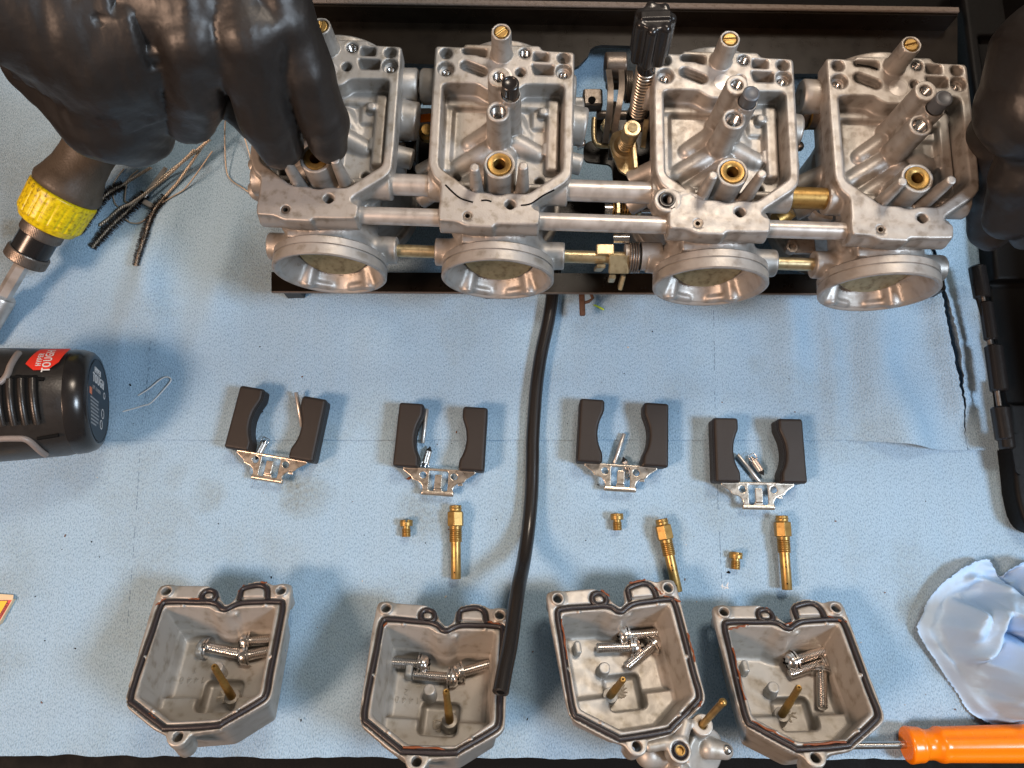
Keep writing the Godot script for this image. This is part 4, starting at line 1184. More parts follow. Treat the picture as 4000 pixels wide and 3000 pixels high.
func expand(r: Array, n: int) -> Array:
	var o := []
	for k in r.size() - 1:
		for q in n: o.append(lerpf(r[k], r[k + 1], float(q) / n))
	o.append(r[r.size() - 1])
	return o
var font: SystemFont
func letter(parent: Node, called: String, text: String, h: float, m: Material, xf: Transform3D, depth := 0.3, bold := false) -> MeshInstance3D:
	var t := TextMesh.new()
	var f := SystemFont.new()
	f.font_names = PackedStringArray(["Droid Sans"])
	if bold: f.font_weight = 700
	t.font = f
	t.text = text
	t.font_size = 48
	t.pixel_size = 0.01
	t.depth = depth * 0.48 / (h * 1.35)
	t.curve_step = 2.0
	var o := ArrayMesh.new()
	for k in t.get_surface_count():   # lettering is made large and brought down to size
		var a := t.surface_get_arrays(k)
		var vs: PackedVector3Array = a[Mesh.ARRAY_VERTEX]
		for q in vs.size(): vs[q] *= h * 1.35 * MM / 0.48
		var b := []
		b.resize(Mesh.ARRAY_MAX)
		b[Mesh.ARRAY_VERTEX] = vs
		b[Mesh.ARRAY_NORMAL] = a[Mesh.ARRAY_NORMAL]
		b[Mesh.ARRAY_INDEX] = a[Mesh.ARRAY_INDEX]
		if vs.size(): o.add_surface_from_arrays(Mesh.PRIMITIVE_TRIANGLES, b)
	return part(parent, called, o, m, xf)
func pump(b: Node3D) -> void:
	var s := Solid.new()
	s.cyl(V(15.3, -8, 37.8), V(15.3, 0, 37.8), 5.0, 0, 0, 0.4)
	s.cap(V(3, -2, 34.5), V(13, -2, 34), 2.6, 2.6, 0, 2)
	s.cap(V(21, -3, 27), V(17, -3, 34), 3.0, 3.2, 0, 2)
	s.cyl(V(28.2, -14, 28.8), V(28.2, -1.5, 28.8), 4.6, 0, 1.5, 0.5)
	s.cyl(V(26, -20, 34), V(30, -12, 39), 10.5, 0, 1.5, 1.0)
	s.cyl(V(24, -18, 34), V(20, -26, 30), 9.5, 0, 2, 1.5)
	s.cap(V(31, -10.5, 37), V(38, -10.5, 39), 4.6, 3.6, 0, 0.8)
	s.cap(V(17, -12, 44), V(14, -18, 43), 4.0, 4.0, 0, 1)
	s.cap(V(5, -14, 36), V(14, -18, 36), 6.0, 6.0, 0, 2)
	s.cyl(V(15.3, -5, 37.8), V(15.3, 2, 37.8), 3.6, 1, 0, 0.1)
	s.cyl(V(28.2, -5, 28.8), V(28.2, 1, 28.8), 1.9, 1, 0, 0.1)
	part(b, "pump_housing", s.build(V(-2, -32, 18), V(44, 2, 52), 0.62), M.bowl_aluminium, Transform3D(), "stained pump housing")
	part(b, "port_ring", G.new().lathe([Vector2(2.0, -4), Vector2(2.0, 0.1), Vector2(2.6, 0.2), Vector2(2.6, -0.6), Vector2(2.9, -0.3), Vector2(3.6, 0.0), Vector2(3.7, -2)], at(V(15.3, 0, 37.8)), 28), M.gasket_rubber)
	part(b, "port_bushing", G.new().lathe([Vector2(0, -1.6), Vector2(1.6, -1.6), Vector2(1.6, 0.1), Vector2(2.1, 0.2), Vector2(2.2, -1)], at(V(15.3, 0, 37.8)), 24), M.old_brass)
	part(b, "pump_tube", G.new().lathe([Vector2(0, 0.3), Vector2(0.9, 0.1), Vector2(1.6, -0.6), Vector2(1.75, -1.4), Vector2(1.5, -2.2), Vector2(1.5, -24), Vector2(1.9, -24.4), Vector2(1.9, -28), Vector2(0, -28)], axis(V(28.2, -2, 28.7), V(32.2, 21, 24.0)).translated_local(V(0, 23.5, 0)), 20), M.brass)
	part(b, "pump_rivet", G.new().lathe([Vector2(0, 1.2), Vector2(1.3, 0.9), Vector2(1.9, 0), Vector2(2.1, -1)], at(V(38.0, -6.8, 39)), 18), M.steel)

# ---------- floats, pins, needle valves ----------
func float_half() -> G:
	var s := Solid.new()
	var p := round_poly(pv([-22.8, -16.3, -10.3, -16.3, -10.2, -10.6, -11.4, -7.8, -12.7, -4.2, -13.3, 0.5, -12.9, 5.0, -11.8, 8.6, -10.4, 11.2, -10.3, 16.6, -23.2, 16.6]), 1.5, 4)
	s.poly(p, 0, 12.6, 0, 0, 1.5, 0.008)
	var p2 := PackedVector2Array()
	for v in Geometry2D.offset_polygon(p, 0.28)[0]: p2.append(v)
	s.poly(p2, 9.4, 10.2, 0, 0, 0.2)
	return s.build(V(-24.5, -0.5, -18), V(-8, 13.5, 18), 0.45)
func bracket_solid() -> G:
	var s := Solid.new()
	s.poly(round_poly(pv([-18.8, 16.4, 18.8, 16.4, 18.8, 17.4, 14.2, 20.6, 13.4, 22.2, 10.0, 23.0, 8.4, 24.4, 7.6, 26.2, 8.2, 28.2, -8.2, 28.2, -7.6, 26.2, -8.4, 24.4, -10.0, 23.0, -13.4, 22.2, -14.2, 20.6, -18.8, 17.4]), 0.8, 3), 5.2, 6.0, 0, 0, 0.15)
	s.box(V(0, 5.0, 16.3), V(18.6, 1.1, 0.4), 0, 0, 0.15)
	s.cyl(V(-8.2, 4.8, 28.4), V(8.2, 4.8, 28.4), 1.35, 0, 0, 0.15)
	s.poly(round_poly(pv([-4.9, 17.2, 4.9, 17.2, 4.9, 27.2, 2.2, 27.4, 2.0, 25.4, -2.0, 25.4, -2.2, 27.4, -4.9, 27.2]), 0.7, 3), 3, 8, 1, 0, 0.05)
	s.cyl(V(-8.0, 3, 19.6), V(-8.0, 8, 19.6), 1.7, 1, 0, 0.05)
	s.cyl(V(8.0, 3, 19.6), V(8.0, 8, 19.6), 1.7, 1, 0, 0.05)
	s.poly(round_poly(pv([-1.9, 19.0, 1.9, 19.0, 1.9, 26.0, -1.9, 26.0]), 0.7, 3), 6.2, 7.0, 0, 0, 0.15)
	s.box(V(0, 5.6, 25.8), V(1.9, 1.0, 0.4), 0, 0, 0.1)
	s.box(V(11.2, 4.9, 23.2), V(1.3, 0.35, 0.8), 0, 0, 0.1)
	return s.build(V(-20, 2.6, 15), V(20, 8, 31), 0.36)
func floats() -> void:
	var left: ArrayMesh = made[4].mesh()
	var br: ArrayMesh = made[5].mesh()
	var mir := Transform3D(Basis(V(-1, 0, 0), V(0, 1, 0), V(0, 0, 1)), Vector3.ZERO)
	var rg: G = made[4]
	for k in rg.v.size():
		rg.v[k] = rg.v[k] * V(-1, 1, 1)
		rg.n[k] = rg.n[k] * V(-1, 1, 1)
	for k in range(0, rg.i.size(), 3):
		var t := rg.i[k]
		rg.i[k] = rg.i[k + 1]
		rg.i[k + 1] = t
	var right := rg.mesh()
	var set := [[Vector3(-121,15,23.77), -9.5, "black twin float at the left, needle valve half under its left half"],
		[Vector3(-36.3,15,30.65), -3.6, "black twin float above the left brass emulsion tube, pin standing beside its left half"],
		[Vector3(57,15,28.54), -3.6, "black twin float just right of the black hose"],
		[Vector3(125.89,15,37.6), -0.8, "black twin float at the right, pin lying slantwise across its bright bracket"]]
	for k in 4:
		var p: Vector3 = set[k][0]
		p.y = 2.9
		var t := thing("twin_float", set[k][2], "float", p, "plastic floats laid out in a row")
		t.rotation.y = deg_to_rad(set[k][1])
		part(t, "float_block", left, M.float_plastic)
		part(t, "float_block", right, M.float_plastic)
		part(t, "hinge_bracket", br, M.bracket_steel)
	var pinm := G.new().lathe([Vector2(0, 0), Vector2(0.9, 0), Vector2(1.1, 0.25), Vector2(1.1, 18.2), Vector2(0.9, 18.5), Vector2(0, 18.5)], Transform3D(), 18).mesh()
	var pins := [[Vector3(-113.32,9,6.42), Vector3(-110.46,4.2,24.13), "steel float pin leaning on the right half of the leftmost float"], [Vector3(-44.96,4.2,14.4), Vector3(-47.32,4.2,37.65), "steel float pin beside the left half of the float above the brass tube"], [Vector3(58.76,5,27.79), Vector3(52.73,4.2,44.6), "steel float pin of the float by the hose, its lower end behind the bracket"], [Vector3(117.52,4.4,38.61), Vector3(131.54,4.2,57.43), "steel float pin lying slantwise through the rightmost float bracket"]]
	for q in pins:
		var a: Vector3 = q[0]
		var b: Vector3 = q[1]
		var t := thing("float_pin", q[2], "pin", a, "steel float pins")
		t.basis = axis(a, b).basis
		part(t, "pin_body", pinm, M.satin_steel)
	var ribbed := Solid.new()
	ribbed.cyl(V(0, 0, 0), V(0, 6.8, 0), 1.75, 0, 0, 0.2)
	for q in 4:
		var w := TAU * q / 4
		ribbed.box(V(cos(w) * 1.75, 3.4, sin(w) * 1.75), V(0.45, 3.2, 0.45), 1, 0, 0.1, V(0, -w + 0.78, 0))
	var nb := ribbed.build(V(-2.4, -0.5, -2.4), V(2.4, 7.4, 2.4), 0.25).mesh()
	var tip := G.new().lathe([Vector2(1.5, 0), Vector2(1.6, 0.4), Vector2(0.15, 2.7), Vector2(0, 2.75)], Transform3D(), 24).mesh()
	var stem := G.new().lathe([Vector2(1.3, 0), Vector2(1.3, -0.5), Vector2(0.7, -0.6), Vector2(0.7, -1.7), Vector2(0, -1.8)], Transform3D(), 18).mesh()
	var clip := G.new().tube([V(-1.7, 0.6, 0.9), V(-2.0, -1.0, 0.9), V(-1.7, -2.9, 0.6), V(1.6, -3.1, 0.5), V(2.0, -1.2, 0.8), V(1.7, 0.8, 0.9), V(1.9, 1.0, -0.4), V(-1.8, 0.8, -0.4)], 0.22, 6).mesh()
	var nd := [[Vector3(-129.36,5,32.92), Vector3(-131.77,5,38.29), "steel needle valve with wire clip beside the left half of the leftmost float"], [Vector3(-44.94,5,43.63), Vector3(-42.04,5,31.57), "steel needle valve with black cone tip pointing away, next to a float pin"], [Vector3(60.51,4.6,48.89), Vector3(57.16,4.6,37.7), "steel needle valve under the bracket of the float by the hose"], [Vector3(125.55,5,41.36), Vector3(132.04,5,52.36), "steel needle valve with open wire clip on top, between the halves of the rightmost float"]]
	for q in nd:
		var a: Vector3 = q[0]
		var b: Vector3 = q[1]
		var t := thing("needle_valve", q[2], "needle valve", a, "float needle valves")
		t.basis = axis(a, b).basis
		part(t, "valve_body", nb, M.satin_steel)
		part(t, "cone_tip", tip, M.rubber, at(V(0, 6.8, 0)))
		part(t, "spring_stem", stem, M.steel)
		part(t, "wire_clip", clip, M.steel)

# ---------- brass jets ----------
func jets() -> void:
	var s := Solid.new()
	var hexp := PackedVector2Array()
	for k in 6: hexp.append(Vector2(cos(TAU * k / 6), sin(TAU * k / 6)) * 4.35)
	s.poly(hexp, 3.2, 10.4, 0, 0, 0.35)
	s.cyl(V(0, 0, 0), V(0, 3.6, 0), 3.05, 0, 0, 0.3)
	s.cyl(V(0, 1.5, 0), V(0, 1.8, 0), 3.3, 0, 0, 0.05)
	s.box(V(0, 0, 0), V(4, 1.4, 0.45), 1, 0, 0.05)
	s.cyl(V(0, -1, 0), V(0, 2.4, 0), 1.5, 1, 0, 0.05)
	s.cyl(V(0, 10, 0), V(0, 12.2, 0), 3.2, 0, 0, 0.1)
	var head := s.build(V(-4.8, -0.6, -4.8), V(4.8, 14, 4.8), 0.32).mesh()
	var pr := [Vector2(0, 11.8)]
	pr.append_array(thread(3.3, 12.0, 18.4, 0.9))
	pr.append_array([Vector2(2.6, 18.4), Vector2(2.55, 19), Vector2(2.55, 36.2), Vector2(2.3, 36.5), Vector2(1.5, 36.5), Vector2(1.5, 33), Vector2(0, 33)])
	var tube_m := G.new().lathe(pr, Transform3D(), 28).mesh()
	var hole := G.new().lathe([Vector2(0, 0.06), Vector2(0.36, 0.06), Vector2(0.42, -0.2)], Transform3D(), 12).mesh()
	var set := [[Vector3(-28.88,7,65.04), Vector3(-28.05,7,99.73), [33.2], "left brass emulsion tube, lying straight below the second float from the left"], [Vector3(75.89,7,71.86), Vector3(82.06,7,105.66), [23.2, 25.6, 33], "middle brass emulsion tube, its lower end touching a float bowl ear"], [Vector3(137.2,7,70.19), Vector3(137.1,7,103.69), [23.0, 25.4, 33.4], "right brass emulsion tube, near the rightmost float bracket"]]
	for q in set:
		var a: Vector3 = q[0]
		var b: Vector3 = q[1]
		var t := thing("emulsion_tube", q[3], "brass tube", a, "brass emulsion tubes")
		var w := axis(a, b)
		# turn so that the little air holes look up
		var ang := 0.1
		t.basis = w.basis
		part(t, "hexagon_head", head, M.brass, Transform3D(Basis(Vector3.UP, 0.5 + ang), Vector3.ZERO))
		part(t, "tube_body", tube_m, M.brass)
		var upv: Vector3 = (w.basis.inverse() * Vector3.UP + V(0.22, 0, 0)).normalized()
		for y in q[2]:
			var hx := axis(Vector3.ZERO, V(upv.x, 0, upv.z).normalized())
			part(t, "air_hole", hole, M.soot, Transform3D(hx.basis, V(0, y, 0) + V(upv.x, 0, upv.z).normalized() * 2.55))
	var js := Solid.new()
	js.cyl(V(0, 0, 0), V(0, 3.2, 0), 3.25, 0, 0, 0.25)
	js.cyl(V(0, 1.1, 0), V(0, 1.4, 0), 3.45, 0, 0, 0.05)
	js.box(V(0, 0, 0), V(4, 1.2, 0.45), 1, 0, 0.05)
	var jh := js.build(V(-3.9, -0.6, -3.9), V(3.9, 3.8, 3.9), 0.3).mesh()
	var jp := [Vector2(0, 3.0)]
	jp.append_array([Vector2(1.9, 3.0), Vector2(1.9, 4.4)])
	jp.append_array(thread(2.35, 4.4, 8.4, 0.8))
	jp.append_array([Vector2(1.9, 8.5), Vector2(0.6, 8.5), Vector2(0.6, 7.5), Vector2(0, 7.5)])
	var jb := G.new().lathe(jp, Transform3D(), 24).mesh()
	for q in [[Vector3(-54.02,5,72.29), Vector3(-53.78,5,80.11), "small brass main jet left of the left emulsion tube", 1.4], [Vector3(53.6,5,69.07), Vector3(53.75,5,76.79), "small brass main jet left of the middle emulsion tube", 0.4], [Vector3(113.4,5,88.37), Vector3(112.64,5,96.04), "small brass main jet lying lowest, left of the right emulsion tube", 1.2]]:
		var t := thing("main_jet", q[2], "brass jet", q[0], "brass main jets")
		t.basis = axis(q[0], q[1]).basis
		part(t, "slotted_head", jh, M.brass, Transform3D(Basis(Vector3.UP, q[3]), Vector3.ZERO))
		part(t, "threaded_stem", jb, M.brass)

func hose() -> void:
	var p := spl([Vector3(23.29,12,-62.65), Vector3(22.3,7,-50.86), Vector3(19.78,6.4,-34.15), Vector3(15.61,6.4,-15.12), Vector3(12.87,6.4,3.37), Vector3(10.96,6.4,28.81), Vector3(10.61,6.4,42.19), Vector3(9.97,6.6,59.31), Vector3(8.26,9,76.77), Vector3(5.76,17,92.36), Vector3(2.63,31,106.13), Vector3(-0.79,47,127.11), Vector3(-2.96,54,136.6), Vector3(-4.81,60,145.29)], 8)
	var t := thing("rubber_hose", "black rubber hose running from under the carburetors onto a float bowl", "hose", p[0])
	part(t, "hose_wall", G.new().tube(p, 3.5, 22), M.hose_rubber, at(-p[0]))
	var e: Vector3 = p[p.size() - 1]
	var d: Vector3 = (e - p[p.size() - 2]).normalized()
	part(t, "hose_bore", G.new().lathe([Vector2(0, 0.05), Vector2(1.75, 0.05), Vector2(1.8, -0.5)], axis(e, e + d), 20), M.soot, at(-p[0]))

# ---------- the mechanic ----------
func hand_solid() -> G:
	var s := Solid.new()
	# back of the hand, heel and curled little finger
	s.cap(Vector3(-167.81,175,-99.15), Vector3(-144.54,158,-89.36), 26, 24)
	s.cap(Vector3(-154.14,165,-109.92), Vector3(-111.26,165,-97.35), 24, 20, 0, 14)
	s.cap(Vector3(-149.52,150,-95.44), Vector3(-158.63,128,-82.17), 24, 19, 0, 12)
	s.cap(Vector3(-166.32,150,-100.86), Vector3(-180.28,140,-95.21), 18, 14, 0, 14)
	s.cap(Vector3(-158.63,128,-82.17), Vector3(-157.46,112,-81.8), 18, 13, 0, 8)
	s.cap(Vector3(-133.22,158,-103.09), Vector3(-141.13,138,-86.65), 14, 14, 0, 9)
	s.cap(Vector3(-141.13,138,-86.65), Vector3(-153.74,112,-81.8), 14, 12, 0, 5)
	s.cap(Vector3(-170.89,130,-92.17), Vector3(-175.07,112,-86.54), 14, 9, 0, 9)
	# ring finger
	s.cap(Vector3(-110.84,171,-102.61), Vector3(-109.45,166,-84.29), 12.5, 12.2, 0, 1.6)
	s.cap(Vector3(-109.45,166,-84.29), Vector3(-118.06,146,-81.14), 12.2, 11.8, 0, 1.2)
	s.cap(Vector3(-118.06,146,-81.14), Vector3(-128.39,124,-81.09), 11.8, 10.2, 0, 1.2)
	# middle finger
	s.cap(Vector3(-94.7,170,-103.48), Vector3(-91.24,164,-86.83), 13, 12.5, 0, 2.0)
	s.cap(Vector3(-91.24,164,-86.83), Vector3(-93.21,150,-81.55), 12.5, 11.6, 0, 2.0)
	s.cap(Vector3(-93.21,150,-81.55), Vector3(-93.59,134,-75.54), 11.8, 11.4, 0, 2.0)
	s.cap(Vector3(-93.59,134,-75.54), Vector3(-92.14,122,-70.07), 11.4, 9.2, 0, 2.0)
	# index finger
	s.cap(Vector3(-82.59,172,-103.79), Vector3(-80.07,164,-96.1), 11.0, 10.6, 0, 1.6)
	s.cap(Vector3(-80.07,164,-96.1), Vector3(-75.75,148,-84.02), 10.6, 10.0, 0, 1.6)
	s.cap(Vector3(-75.75,148,-84.02), Vector3(-72.59,132,-75.15), 10.0, 9.4, 0, 1.6)
	s.cap(Vector3(-72.59,132,-75.15), Vector3(-73.33,123,-70.61), 9.4, 8.0, 0, 1.6)
	# thumb, mostly hidden underneath
	s.cap(Vector3(-117.82,135,-97.72), Vector3(-103.49,118,-83.95), 11, 9, 0, 3)
	# folds of the loose glove
	for f in [[Vector3(-98.1,161,-77.67), Vector3(-86.17,161,-79.9), 1.6], [Vector3(-98.27,157,-76.12), Vector3(-87.2,156,-78.16), 1.5], [Vector3(-80.59,169,-87), Vector3(-74.06,165,-90.76), 1.6], [Vector3(-167.64,142,-83.9), Vector3(-177.81,120,-81.54), 2.6], [Vector3(-158.51,162,-88.37), Vector3(-171.85,150,-85.79), 3.0]]:
		s.cap(f[0], f[1], f[2], f[2] * 0.8, 0, 8.0)
	s.slack = 5.0
	return s.build_all(1.35)
func person() -> void:
	var nz := FastNoiseLite.new()
	nz.frequency = 0.035; nz.seed = 3; nz.fractal_octaves = 3
	var g: G = made[2]
	for k in g.v.size():
		var p := g.v[k]
		g.v[k] += g.n[k] * nz.get_noise_3d(p.x * 1.7, p.y * 0.6, p.z * 0.4) * 1.5
	smooth_normals(g)
	var t := thing("person", "mechanic in black nitrile gloves reaching in from both upper corners", "person", Vector3(-149.52,150,-95.44))
	var p0 := Vector3(-149.52,150,-95.44)
	part(t, "gloved_hand", g, M.nitrile, at(-p0), "gloved hand over the first carburetor")
	var g2: G = made[3]
	for k in g2.v.size():
		var p := g2.v[k]
		g2.v[k] += g2.n[k] * nz.get_noise_3d(p.x * 1.7, p.y * 0.6, p.z * 0.4) * 1.5
	smooth_normals(g2)
	for q in [[Vector3(200.53,150,-88.99), V(520, 330, -190), 26.0, 58.0], [Vector3(-158.26,175,-105.23), V(-330, 330, -420), 30.0, 60.0]]:
		var a: Vector3 = q[0]
		var b: Vector3 = q[1]
		var l := a.distance_to(b)
		part(t, "sleeve", G.new().lathe([Vector2(0, 22), Vector2(q[2] + 2, 22), Vector2(q[2] + 5, 24), Vector2(lerpf(q[2], q[3], 0.5), l * 0.5), Vector2(q[3], l), Vector2(0, l + 20)], axis(a, b), 40), M.sleeve, at(-p0))
	part(t, "gloved_hand", g2, M.nitrile, at(-p0), "gloved hand at the right edge")
func far_hand_solid() -> G:
	var r := Solid.new()
	r.cap(Vector3(202.07,150,-86.85), Vector3(196.85,140,-75.49), 26, 20)
	r.cap(Vector3(198.78,140,-75.49), Vector3(204.27,118,-58.82), 11.5, 11, 0, 3)
	r.cap(Vector3(204.27,118,-58.82), Vector3(209.32,100,-49.59), 11, 9.5, 0, 3)
	r.cap(Vector3(199.34,135,-88.72), Vector3(202.68,112,-81.8), 12, 11, 0, 4)
	r.cap(Vector3(202.68,112,-81.8), Vector3(209.86,90,-68.9), 11, 10, 0, 4)
	r.cap(Vector3(209.86,90,-68.9), Vector3(219.17,74,-55.52), 10, 9, 0, 4)
	r.cap(Vector3(214.38,118,-64.45), Vector3(221.74,96,-47.94), 11.5, 10, 0, 3)
	r.cap(Vector3(200.09,124,-61.11), Vector3(202.36,124,-59.45), 3, 3, 0, 4)
	r.slack = 5.0
	return r.build_all(1.5)
func smooth_normals(g: G) -> void:
	var acc := PackedVector3Array()
	acc.resize(g.v.size())
	for k in range(0, g.i.size(), 3):
		var a := g.i[k]
		var b := g.i[k + 1]
		var c := g.i[k + 2]
		var nn := (g.v[c] - g.v[a]).cross(g.v[b] - g.v[a])
		acc[a] += nn; acc[b] += nn; acc[c] += nn
	for k in g.v.size(): g.n[k] = acc[k].normalized()

# ---------- tools ----------
func tools() -> void:
	# ratchet screwdriver with yellow collar
	var a := Vector3(-276.62,14,-31.61)
	var b := Vector3(-205.19,52,-125.44)
	var ax := axis(a, b)
	var L := a.distance_to(b)
	var inv := ax.affine_inverse()
	var yr: float = (inv * Vector3(-237.43,34,-88.73)).y
	var yc: float = (inv * Vector3(-250.89,27,-71.68)).y
	var t := thing("ratchet_screwdriver", "screwdriver with yellow ratchet collar and knurled chuck, its handle under the gloved hand", "screwdriver", a)
	t.basis = ax.basis
	var s := Solid.new()
	s.cyl(V(0, yr - 8.5, 0), V(0, yr + 8.5, 0), 15.6, 0, 0, 1.6, 16.6)
	s.cyl(V(0, yr - 12, 0), V(0, yr - 7, 0), 13.2, 0, 1.0, 1.2, 15.6)
	for k in 22:
		var w := TAU * k / 22
		s.cap(V(cos(w) * 15.7, yr - 12, sin(w) * 15.7), V(cos(w) * 16.9, yr + 4.6, sin(w) * 16.9), 0.8, 0.8, 1, 0.3)
	part(t, "yellow_collar", s.build(V(-18.5, yr - 14, -18.5), V(18.5, yr + 10, 18.5), 0.6), M.yellow_plastic)
	var nums := "024681"
	var side := (inv.basis * V(-0.45, 1, 0.25)).normalized()
	var base_a := atan2(side.z, side.x)
	for k in 5:
		var w := base_a + (k - 2.0) * 0.26
		var out := V(cos(w), 0, sin(w))
		letter(t, "collar_mark", ["1", "4", "0", "0", "V"][k], 2.6, M.collar_print, Transform3D(Basis(out.cross(Vector3.UP).normalized() * -1.0, Vector3.UP * 1.0, out) * Basis(V(0, 0, 1), PI), V(0, yr + 6.3, 0) + out * 16.35), 0.3)
	part(t, "grip", G.new().lathe([Vector2(0, yr + 8.4), Vector2(15.4, yr + 8.4), Vector2(16.4, yr + 9.6), Vector2(16.8, yr + 12), Vector2(15.0, yr + 17), Vector2(13.4, yr + 23), Vector2(12.8, yr + 30), Vector2(13.2, yr + 38), Vector2(14.5, yr + 48), Vector2(14.5, yr + 75), Vector2(10, yr + 82), Vector2(0, yr + 83)], Transform3D(), 40), M.dirty_grip)
	part(t, "neck", G.new().lathe([Vector2(0, yr - 12), Vector2(7.5, yr - 12), Vector2(7.5, yc + 10), Vector2(0, yc + 10)], Transform3D(), 28), M.steel)
	part(t, "chuck_sleeve", G.new().lathe([Vector2(0, yc - 7), Vector2(9.2, yc - 7), Vector2(9.2, yc + 7), Vector2(0, yc + 7)], Transform3D(), 36), M.knob_plastic)
	for e in [yc + 7.6, yc - 8.6]:
		part(t, "knurled_band", knurl(10.4, e - 3.0, e + 3.0), M.dark_steel)
	var hx := PackedVector2Array()
	for k in 6: hx.append(Vector2(cos(TAU * k / 6 + 0.4), sin(TAU * k / 6 + 0.4)) * 3.7)
	part(t, "hexagon_bit", G.new().plate(hx, yc - 39, yc - 10), M.turned_aluminium)
	part(t, "socket_shank", G.new().lathe([Vector2(0, yc - 62), Vector2(6.4, yc - 62), Vector2(6.4, yc - 35), Vector2(5.8, yc - 34), Vector2(0, yc - 34)], Transform3D(), 28), M.turned_aluminium)
	# thin cleaning brushes of twisted wire
	brush([Vector3(-232.25,4,-76.1), Vector3(-222.99,5,-88.96), Vector3(-209.88,6,-104.28), Vector3(-195.46,9,-117.28), Vector3(-180.54,14,-126.29), Vector3(-166.69,20,-133.76)], 0.0, 0.46, 3.4, "wire cleaning brush with the longest bristles, beside the yellow collar")
	brush([Vector3(-204.27,4,-63.57), Vector3(-202.89,5,-77.5), Vector3(-200.25,6,-94.66), Vector3(-191.99,8,-106.85), Vector3(-179.69,12,-123.49), Vector3(-161.18,22,-144.3), Vector3(-154.49,24,-149.32)], 0.0, 0.42, 2.9, "wire cleaning brush lying farthest right, its tip toward the viewer")
	brush([Vector3(-239.27,4,-83.27), Vector3(-232.94,5,-94.36), Vector3(-225.69,6,-106.62), Vector3(-215.23,9,-114.14), Vector3(-200.57,14,-120.04)], 0.0, 0.66, 3.2, "wire cleaning brush half hidden behind the yellow collar")
	brush([Vector3(-228.82,6,-88.5), Vector3(-218.23,8,-98.33), Vector3(-210.98,9,-101.7), Vector3(-193.77,12,-114.11), Vector3(-175.53,18,-128.69)], 0.0, 0.03, 2.2, "bare twisted wire with a short bent end across the brushes")
	for w in [[[Vector3(-218.85,8,-122.55), Vector3(-223.5,6,-112.57), Vector3(-222.69,6,-103.18), Vector3(-220.65,6,-100.39)], "short loose wire loop beside the gloved hand"], [[Vector3(-210.27,9,-121.21), Vector3(-215.89,8,-115.45), Vector3(-216.85,7,-104.24), Vector3(-215.24,7,-102.69)], "wire loop curling over the brushes"], [[Vector3(-159.03,20,-151.91), Vector3(-162.26,12,-142.54), Vector3(-162.48,5,-124.2), Vector3(-159.24,4,-117.58), Vector3(-150.75,4,-111.25), Vector3(-143.09,4,-105.74)], "thin wire running down beside the first carburetor"], [[Vector3(-155.46,20,-151.91), Vector3(-152.65,10,-143.75), Vector3(-148.02,5,-127.39), Vector3(-143.07,4,-115.2)], "thin wire running closest to the first carburetor"], [[Vector3(-167.33,14,-130.23), Vector3(-183.69,8,-109.97), Vector3(-198.05,5,-99.32), Vector3(-206.65,4,-92.04), Vector3(-213.04,4,-91.42), Vector3(-216.6,4,-93.74)], "long wire bent round the lowest brush"]]:
		var p := above_paper(spl(w[0], 8), 0.8)
		var o := thing("bent_wire", w[1], "wire", p[0], "loose cleaning wires")
		part(o, "wire_strand", G.new().tube(p, 0.42, 7), M.twisted_wire, at(-p[0]))
	var fp := Vector3(-202.37,6,-101.16)
	var fer := thing("metal_ferrule", "dull flat metal ferrule among the cleaning brushes", "ferrule", fp)
	part(fer, "ferrule_body", G.new().box(V(5.2, 0.9, 1.5), Transform3D(Basis(Vector3.UP, -0.52), Vector3.ZERO), 0.4), M.turned_aluminium)
	var fp2 := Vector3(-200.66,8,-114.36)
	var fl := thing("flat_metal_strip", "pale flat metal strip slanting up under the gloved hand", "metal strip", fp2)
	part(fl, "strip_body", G.new().box(V(10.5, 0.5, 1.3), Transform3D(Basis(Vector3.UP, 1.03), Vector3.ZERO), 0.3), M.turned_aluminium)
	# cordless driver, seen from its rear end
	var da := Vector3(-206.43,27,14.67)
	var db := Vector3(-253.38,40,19.53)
	var dx := axis(db, da)
	var dl := db.distance_to(da)
	var d := thing("cordless_driver", "rear end of a black cordless driver with red label and round printed end plate", "power tool", db)
	d.basis = dx.basis
	var up: Vector3 = (dx.basis.inverse() * Vector3.UP).normalized()
	var rt := up.cross(Vector3.UP).normalized()   # across the body
	part(d, "motor_housing", G.new().lathe([Vector2(0, 0), Vector2(27.6, 0), Vector2(27.2, dl - 34), Vector2(26.4, dl - 14), Vector2(25.6, dl - 9.5)], Transform3D(), 64), M.tool_plastic)
	part(d, "rear_cap", G.new().lathe([Vector2(25.9, dl - 9.4), Vector2(26.0, dl - 9.0), Vector2(25.6, dl - 5.0), Vector2(24.4, dl - 1.6), Vector2(22.6, dl), Vector2(21.2, dl + 0.1), Vector2(20.6, dl - 0.5), Vector2(0, dl - 0.5)], Transform3D(), 64), M.knob_plastic)
	part(d, "end_plate", G.new().lathe([Vector2(20.3, dl - 0.5), Vector2(20.2, dl + 0.1), Vector2(0, dl + 0.1)], Transform3D(), 56), M.plate_black)
	var px: Vector3 = -(up - Vector3.UP * up.y).normalized()
	var pb := Basis(px, Vector3.UP.cross(px), Vector3.UP)
	var pf := func(x, y): return V(0, dl + 0.12, 0) + pb.x * x + pb.y * y
	letter(d, "end_print", "HYPER", 2.9, M.white_print, Transform3D(pb, pf.call(-2.4, 14.2)), 0.12, true)
	letter(d, "end_print", "TOUGH", 4.6, M.white_print, Transform3D(pb, pf.call(-0.5, 9.8)), 0.12, true)
	letter(d, "end_print", "12V  750 RPM", 1.9, M.grey_print, Transform3D(pb, pf.call(-4.2, 4.8)), 0.1)
